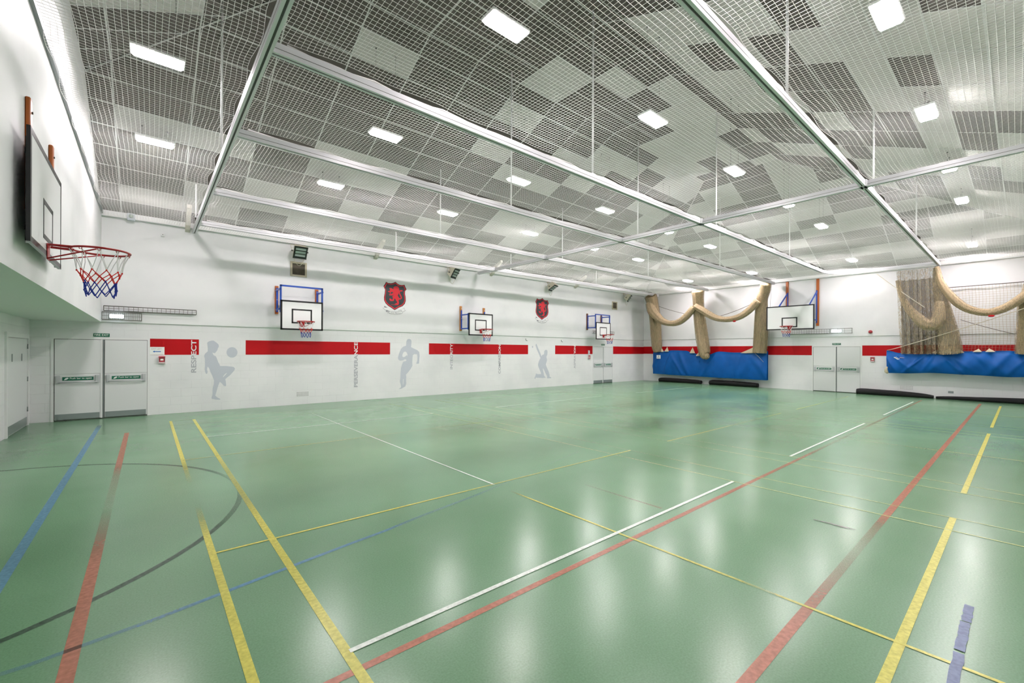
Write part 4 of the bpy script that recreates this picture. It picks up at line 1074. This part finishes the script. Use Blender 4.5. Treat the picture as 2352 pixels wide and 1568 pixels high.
t4 = thing('cricket_net', 'wide brown cricket net hanging in long pleats under the bent track', 'cricket net', (0,0,0), 0, 'cricket nets on the end wall')
def sheet(u, v):
    y0, y1 = 2.97, 1.92
    z = 4.60+(1.60-4.60)*v
    y = y0+(y1-y0)*u; y += (2.93+(1.86-2.93)*u-y)*v
    x = 20.74+(.62)*v
    w = .055+.03*v
    return (x+w*math.sin(u*40+2*v)+.02*math.sin(u*93+v*5), y+.025*math.sin(u*61+v*3), z)
b = MB(); b.grid(sheet, 150, 14, M_curt2); b.build('pleated_net', t4)
b = MB(); b.grid(lambda u,v: (sheet(u*.86+.02,v)[0]+.1+.03*math.sin(u*70), sheet(u*.9+.05,v)[1], 4.25-(4.25-1.62)*v), 120, 12, M_curt3); b.build('inner_net', t4)
bunch(t4, 'looped_net', [(20.62,2.93,4.25),(20.6,2.82,3.7),(20.6,2.62,3.22),(20.58,2.38,2.86),(20.58,2.17,2.64),(20.6,1.98,2.64),(20.62,1.86,2.9),(20.66,1.85,3.4)], [.05,.07,.11,.15,.18,.19,.16,.1], M_curt2, 5, seed=7)
bunch(t4, 'gathered_net', [(20.75,1.93,4.6),(20.86,1.90,4.1),(21.0,1.83,3.5),(21.15,1.76,2.9),(21.25,1.70,2.4),(21.33,1.65,1.95),(21.36,1.62,1.62)], [.07,.13,.17,.21,.25,.27,.27], M_curt2, 7, seed=8)
t5 = thing('cricket_net', 'tan cricket net looped in a long swag before the see-through netting', 'cricket net', (0,0,0), 0, 'cricket nets on the end wall')
bunch(t5, 'swagged_net', [(20.75,1.93,4.62),(20.75,1.87,4.2),(20.75,1.74,3.85),(20.75,1.58,3.56),(20.75,1.42,3.33),(20.75,1.2,3.12),(20.75,.95,3.0),(20.75,.73,2.96),(20.75,.49,3.02),(20.75,.23,3.18),(20.75,-.01,3.4),(20.75,-.25,3.66),(20.75,-.5,4.0)], [.05,.08,.1,.115,.12,.115,.11,.11,.115,.12,.13,.14,.15], M_curt, 5, seed=10)
bunch(t5, 'hanging_net', [(20.8,-.28,4.6),(20.95,-.2,3.9),(21.0,-.1,3.2),(21.15,-.12,2.6),(21.3,-.12,2.1),(21.36,-.12,1.64)], [.12,.16,.2,.24,.26,.27], M_curt4, 7, seed=11)
b = MB(); rn = random.Random(5)
def cordpos(y, z):
    return (XE-.16+.012*math.sin(y*7+z*3), y+.012*math.sin(z*5), z+.02*math.sin(y*2.2)*(3.98-z))
for i in range(31):
    z = 1.55+(3.96-1.55)*i/30; b.tube([cordpos(1.85-3.55*k/22, z) for k in range(23)], .0032, M_cordt, 3, caps=False)
for i in range(46):
    y = 1.85-3.55*i/45; b.tube([cordpos(y, 1.55+(3.96-1.55)*k/12) for k in range(13)], .0032, M_cordt, 3, caps=False)
b.tube([cordpos(1.85-3.55*k/30, 3.97) for k in range(31)], .014, M_drope, 6)
tag(b.build('wall_netting'), 'see-through square mesh netting flat against the end wall', 'netting')

# ropes
def rope(label, pts, r, m):
    b = MB(); b.tube(pts, r, m, 5); return tag(b.build('rope'), label, 'rope')
def sagged(a, c, s, n=14): return [tuple(Vector(a)*(1-i/n)+Vector(c)*(i/n)-Vector((0,0,s*4*(i/n)*(1-i/n)))) for i in range(n+1)]
rope('pale rope rising from the near corner of the right blue cover', [(XE-.45,3.33,1.74)]+sagged((21.3,3.1,1.80),(20.55,-.3,3.15),.03), .012, M_rope)
rope('pale rope crossing down in front of the wide brown net', sagged((20.62,3.5,4.56),(20.5,2.2,3.22),.02), .01, M_rope)
rope('thin dark rope sloping down behind the long swag', sagged((21.5,1.4,2.80),(21.5,.2,2.28),.02), .008, M_drope)
rope('dark rope above the swag nearest the room corner', sagged((20.95,12.62,4.08),(20.95,11.0,3.55),.03), .01, M_drope)
rope('dark rope above the swag beside the end wall backboard', sagged((20.95,9.4,3.36),(20.95,7.75,3.93),.05), .012, M_drope)
rope('thin grey pull cord hanging right of the third net bunch', [(21.0,7.17,4.62),(21.3,7.33,3.3),(XE-.33,7.47,1.72)], .007, M_cage)

# ------------------------------------------------------------------ blue canvas covers
def cover(name, label, y0, y1, top, bottom, bulge, folds, seed, stick):
    rn = random.Random(seed)
    pts = [(rn.uniform(0,1), rn.choice((-1,1))*rn.uniform(.5,1.3), rn.uniform(.025,.06), rn.uniform(.012,.03)) for _ in range(folds)]
    def f(u, v):
        y = y0+(y1-y0)*u
        def along(tab):
            for (a, za), (c, zc) in zip(tab, tab[1:]):
                if a <= u <= c: k = (u-a)/(c-a); k = k*k*(3-2*k); return za+(zc-za)*k
            return tab[-1][1]
        zt, zb = along(top), along(bottom); z = zb+(zt-zb)*v
        x = XE-.42-bulge*math.sin(PI*min(1, v*1.1))**.7*min(1, u/.03, (1-u)/.03)
        for c, sl, am, w in pts:
            d = u-(c+sl*.12*(v-.5)); x -= am*math.exp(-(d/w)**2)*(.4+.6*math.sin(PI*min(1,max(0,v))))
        x -= .007*math.sin(u*55+v*6)*math.sin(v*3)
        return (x, y, z)
    t = thing(name, label, 'cover', (0,0,0))
    b = MB(); b.grid(f, 160, 26, M_canvas); b.build('canvas', t)
    b = MB(); b.grid(lambda u,v: (XE-.30, f(u,v)[1], f(u,v)[2]-.02*v), 40, 4, M_canvas); b.build('back_canvas', t)
    b = MB(); pt = [f(i/60, 1) for i in range(61)]; b.tube([(p[0],p[1],p[2]) for p in pt], .009, M_canvas, 5); b.build('hem', t)
    return t, f
topA = [(0,1.60),(.1,1.68),(.22,1.72),(.33,1.70),(.40,1.58),(.47,1.46),(.53,1.50),(.63,1.66),(.75,1.62),(.9,1.63),(1,1.71)]
botA = [(0,.43),(.3,.40),(.7,.375),(1,.37)]
ta, fa = cover('canvas_cover', 'long blue canvas cover under the three tan net bunches', 13.28, 7.49, topA, botA, .07, 10, 4, 0)
topB = [(0,1.73),(.08,1.63),(.17,1.59),(.28,1.665),(.42,1.70),(.6,1.72),(.68,1.67),(.8,1.70),(1,1.7)]
botB = [(0,.88),(.1,.885),(.25,.93),(.45,.90),(.6,.87),(.75,.91),(1,.92)]
tb, fb = cover('canvas_cover', 'blue canvas cover right of the end wall doors, under the brown net', 3.35, YR+.05, topB, botB, .1, 22, 8, 0)
b = MB(); p = fa(.05,.85)
b.box((p[0]-.10,12.74,1.27),(p[0]-.094,12.98,1.46), M_signw); lb = b.build('maker_label', ta); lb['label'] = 'small white label'
b = MB(); b.box((p[0]-.103,12.84,1.37),(p[0]-.1,12.87,1.43), M_slot); b.box((p[0]-.103,12.80,1.32),(p[0]-.1,12.94,1.34), M_ribl); join_into(lb, b.build('tx'))
b = MB(); p = fb(.09,.75); x = p[0]-.03
for k in range(3): b.tube([(x,3.12-.04*k,1.48-.03*k),(x,3.09-.04*k,1.46-.03*k),(x,3.05-.04*k,1.49-.03*k)], .016, M_signw, 6)
b.tube([(x,2.96,1.47),(x,2.84,1.455)], .012, M_pinktext, 5)
lg = b.build('printed_logo', tb); lg['label'] = 'small white printed logo'
def ties(t, spots):
    for y, z, w, h, ln_ in spots:
        b = MB(); x = XE-.50
        b.v += [(x,y+w,z-.06),(x-.05,y,z-.06),(x,y-w,z-.06),(x+.05,y+ln_,z+h)]; q = len(b.v)-4
        for f in ((0,1,3),(1,2,3),(2,0,3),(0,2,1)): b.face([q+i for i in f], M_tie)
        b.build('canvas_tie', t)
ties(ta, [(12.68,1.70,.10,.17,.06),(12.42,1.72,.13,.20,-.02),(10.98,1.64,.15,.24,.0),(10.70,1.50,.1,.13,-.03),(8.30,1.66,.32,.20,-.22),(8.12,1.67,.16,.26,-.08)])
ties(tb, [(1.95,1.70,.2,.10,-.05),(1.75,1.70,.15,.12,-.1),(1.42,1.72,.12,.08,0),(1.0,1.75,.11,.05,-.03),(.7,1.75,.12,.06,.03)])
b = MB(); b.tube([(XE-.45,3.33,1.12),(XE-.46,3.36,1.02),(XE-.45,3.35,.93),(XE-.44,3.31,.87)], [.02,.045,.06,.03], M_tie, 8); b.build('tied_corner', tb)
b = MB(); b.tube([(XE-.56,7.98,1.62),(XE-.57,7.78,1.42),(XE-.55,7.6,1.2)], .007, M_rope, 5); b.build('cord', ta)
def marker(label, p):
    bm = bmesh.new(); bmesh.ops.create_uvsphere(bm, u_segments=14, v_segments=8, radius=.05)
    for v in bm.verts: v.co = (v.co.x*.8, v.co.y*1.5, v.co.z*.7)
    b = MB(); b.add_bm(bm, M_red, True); o = tag(b.build('red_marker_tag'), label, 'tag'); o.location = p
marker('small red tag hanging under the swag beside the end wall backboard', (20.72,8.62,3.07))
marker('small orange red tag hanging under the long right swag', (20.62,.66,2.84))

# ------------------------------------------------------------------ black rolled mats on the floor
def rolled(label, y0, y1, r0, r1, x, seed, flat_=1.0, taper=.12):
    rn = random.Random(seed); n = 40; N = 20; b = MB(); base = 0
    ph = rn.uniform(0, 6)
    s = len(b.v)
    for i in range(N+1):
        u = i/N; y = y0+(y1-y0)*u; r = r0+(r1-r0)*u; r *= 1-.18*math.exp(-u/.04)-taper*math.exp(-(1-u)/.12)
        for j in range(n):
            a = 2*PI*j/n; q = 1+.04*math.sin(3*a+ph)+.02*math.sin(9*u+a*2)+(.05*(j/n))
            z = r+r*q*math.sin(a)*.95; b.v.append((x+r*q*math.cos(a)*flat_+.01*math.sin(u*9+ph), y, max(0.002, z)))
    for i in range(N):
        for j in range(n): a = s+i*n+j; c = s+i*n+(j+1) % n; b.face([a, c, c+n, a+n], M_mat, True)
    b.face([s+j for j in range(n)], M_mat); b.face([s+N*n+j for j in range(n)][::-1], M_mat)
    return tag(b.build('rolled_mat'), label, 'mat', 'black rolled mats along the end wall')
rolled('black rolled mat closest to the room corner under the blue cover', 13.05, 10.66, .115, .105, XE-.16, 1)
rolled('black rolled mat under the backboard end of the left blue cover', 10.22, 7.96, .13, .115, XE-.17, 2)
rolled('black rolled mat starting just right of the end wall doors', 4.30, 2.08, .125, .09, XE-.185, 3, 1.1, .35)
rolled('black rolled mat running out of the picture below the right blue cover', 2.02, YR+.1, .055, .13, XE-.215, 4, 1.2, .1)

# ------------------------------------------------------------------ camera, world, render look
cam = bpy.data.cameras.new('camera'); co = bpy.data.objects.new('camera', cam); COL.objects.link(co); SC.camera = co
F = 991.0; TH = math.atan2(1174, 991); ROLL = math.atan(.0045)
cam.sensor_width = 36; cam.lens = F/2352*36; cam.sensor_fit = 'HORIZONTAL'
cam.shift_x = 0; cam.shift_y = (805.8-784)/2352; cam.clip_start = .05; cam.clip_end = 200
fw = Vector((math.cos(TH), math.sin(TH), 0)); rt_ = Vector((math.sin(TH), -math.cos(TH), 0)); up = Vector((0,0,1))
cr, sr = math.cos(ROLL), math.sin(ROLL)
ax = rt_*cr+up*sr; ay = up*cr-rt_*sr
# principal point stays at row 805.8 when the shift window turns with the roll
M = Matrix((ax, ay, -fw)).transposed().to_4x4(); M.translation = (0,0,EYE); co.matrix_world = M
w = bpy.data.worlds.new('world'); SC.world = w; w.use_nodes = True
w.node_tree.nodes['Background'].inputs['Color'].default_value = (.8,.85,.9,1); w.node_tree.nodes['Background'].inputs['Strength'].default_value = .05
SC.view_settings.view_transform = 'Standard'; SC.view_settings.look = 'None'; SC.view_settings.exposure = EXPO; SC.view_settings.gamma = 1.0
c = SC.cycles
c.use_denoising = True; c.max_bounces = 5; c.diffuse_bounces = 4; c.glossy_bounces = 2; c.transparent_max_bounces = 16; c.transmission_bounces = 2
c.sample_clamp_indirect = 8; c.caustics_reflective = False; c.caustics_refractive = False
c.use_adaptive_sampling = True; c.adaptive_threshold = .06; c.adaptive_min_samples = 12
try: c.use_light_tree = False
except Exception: pass
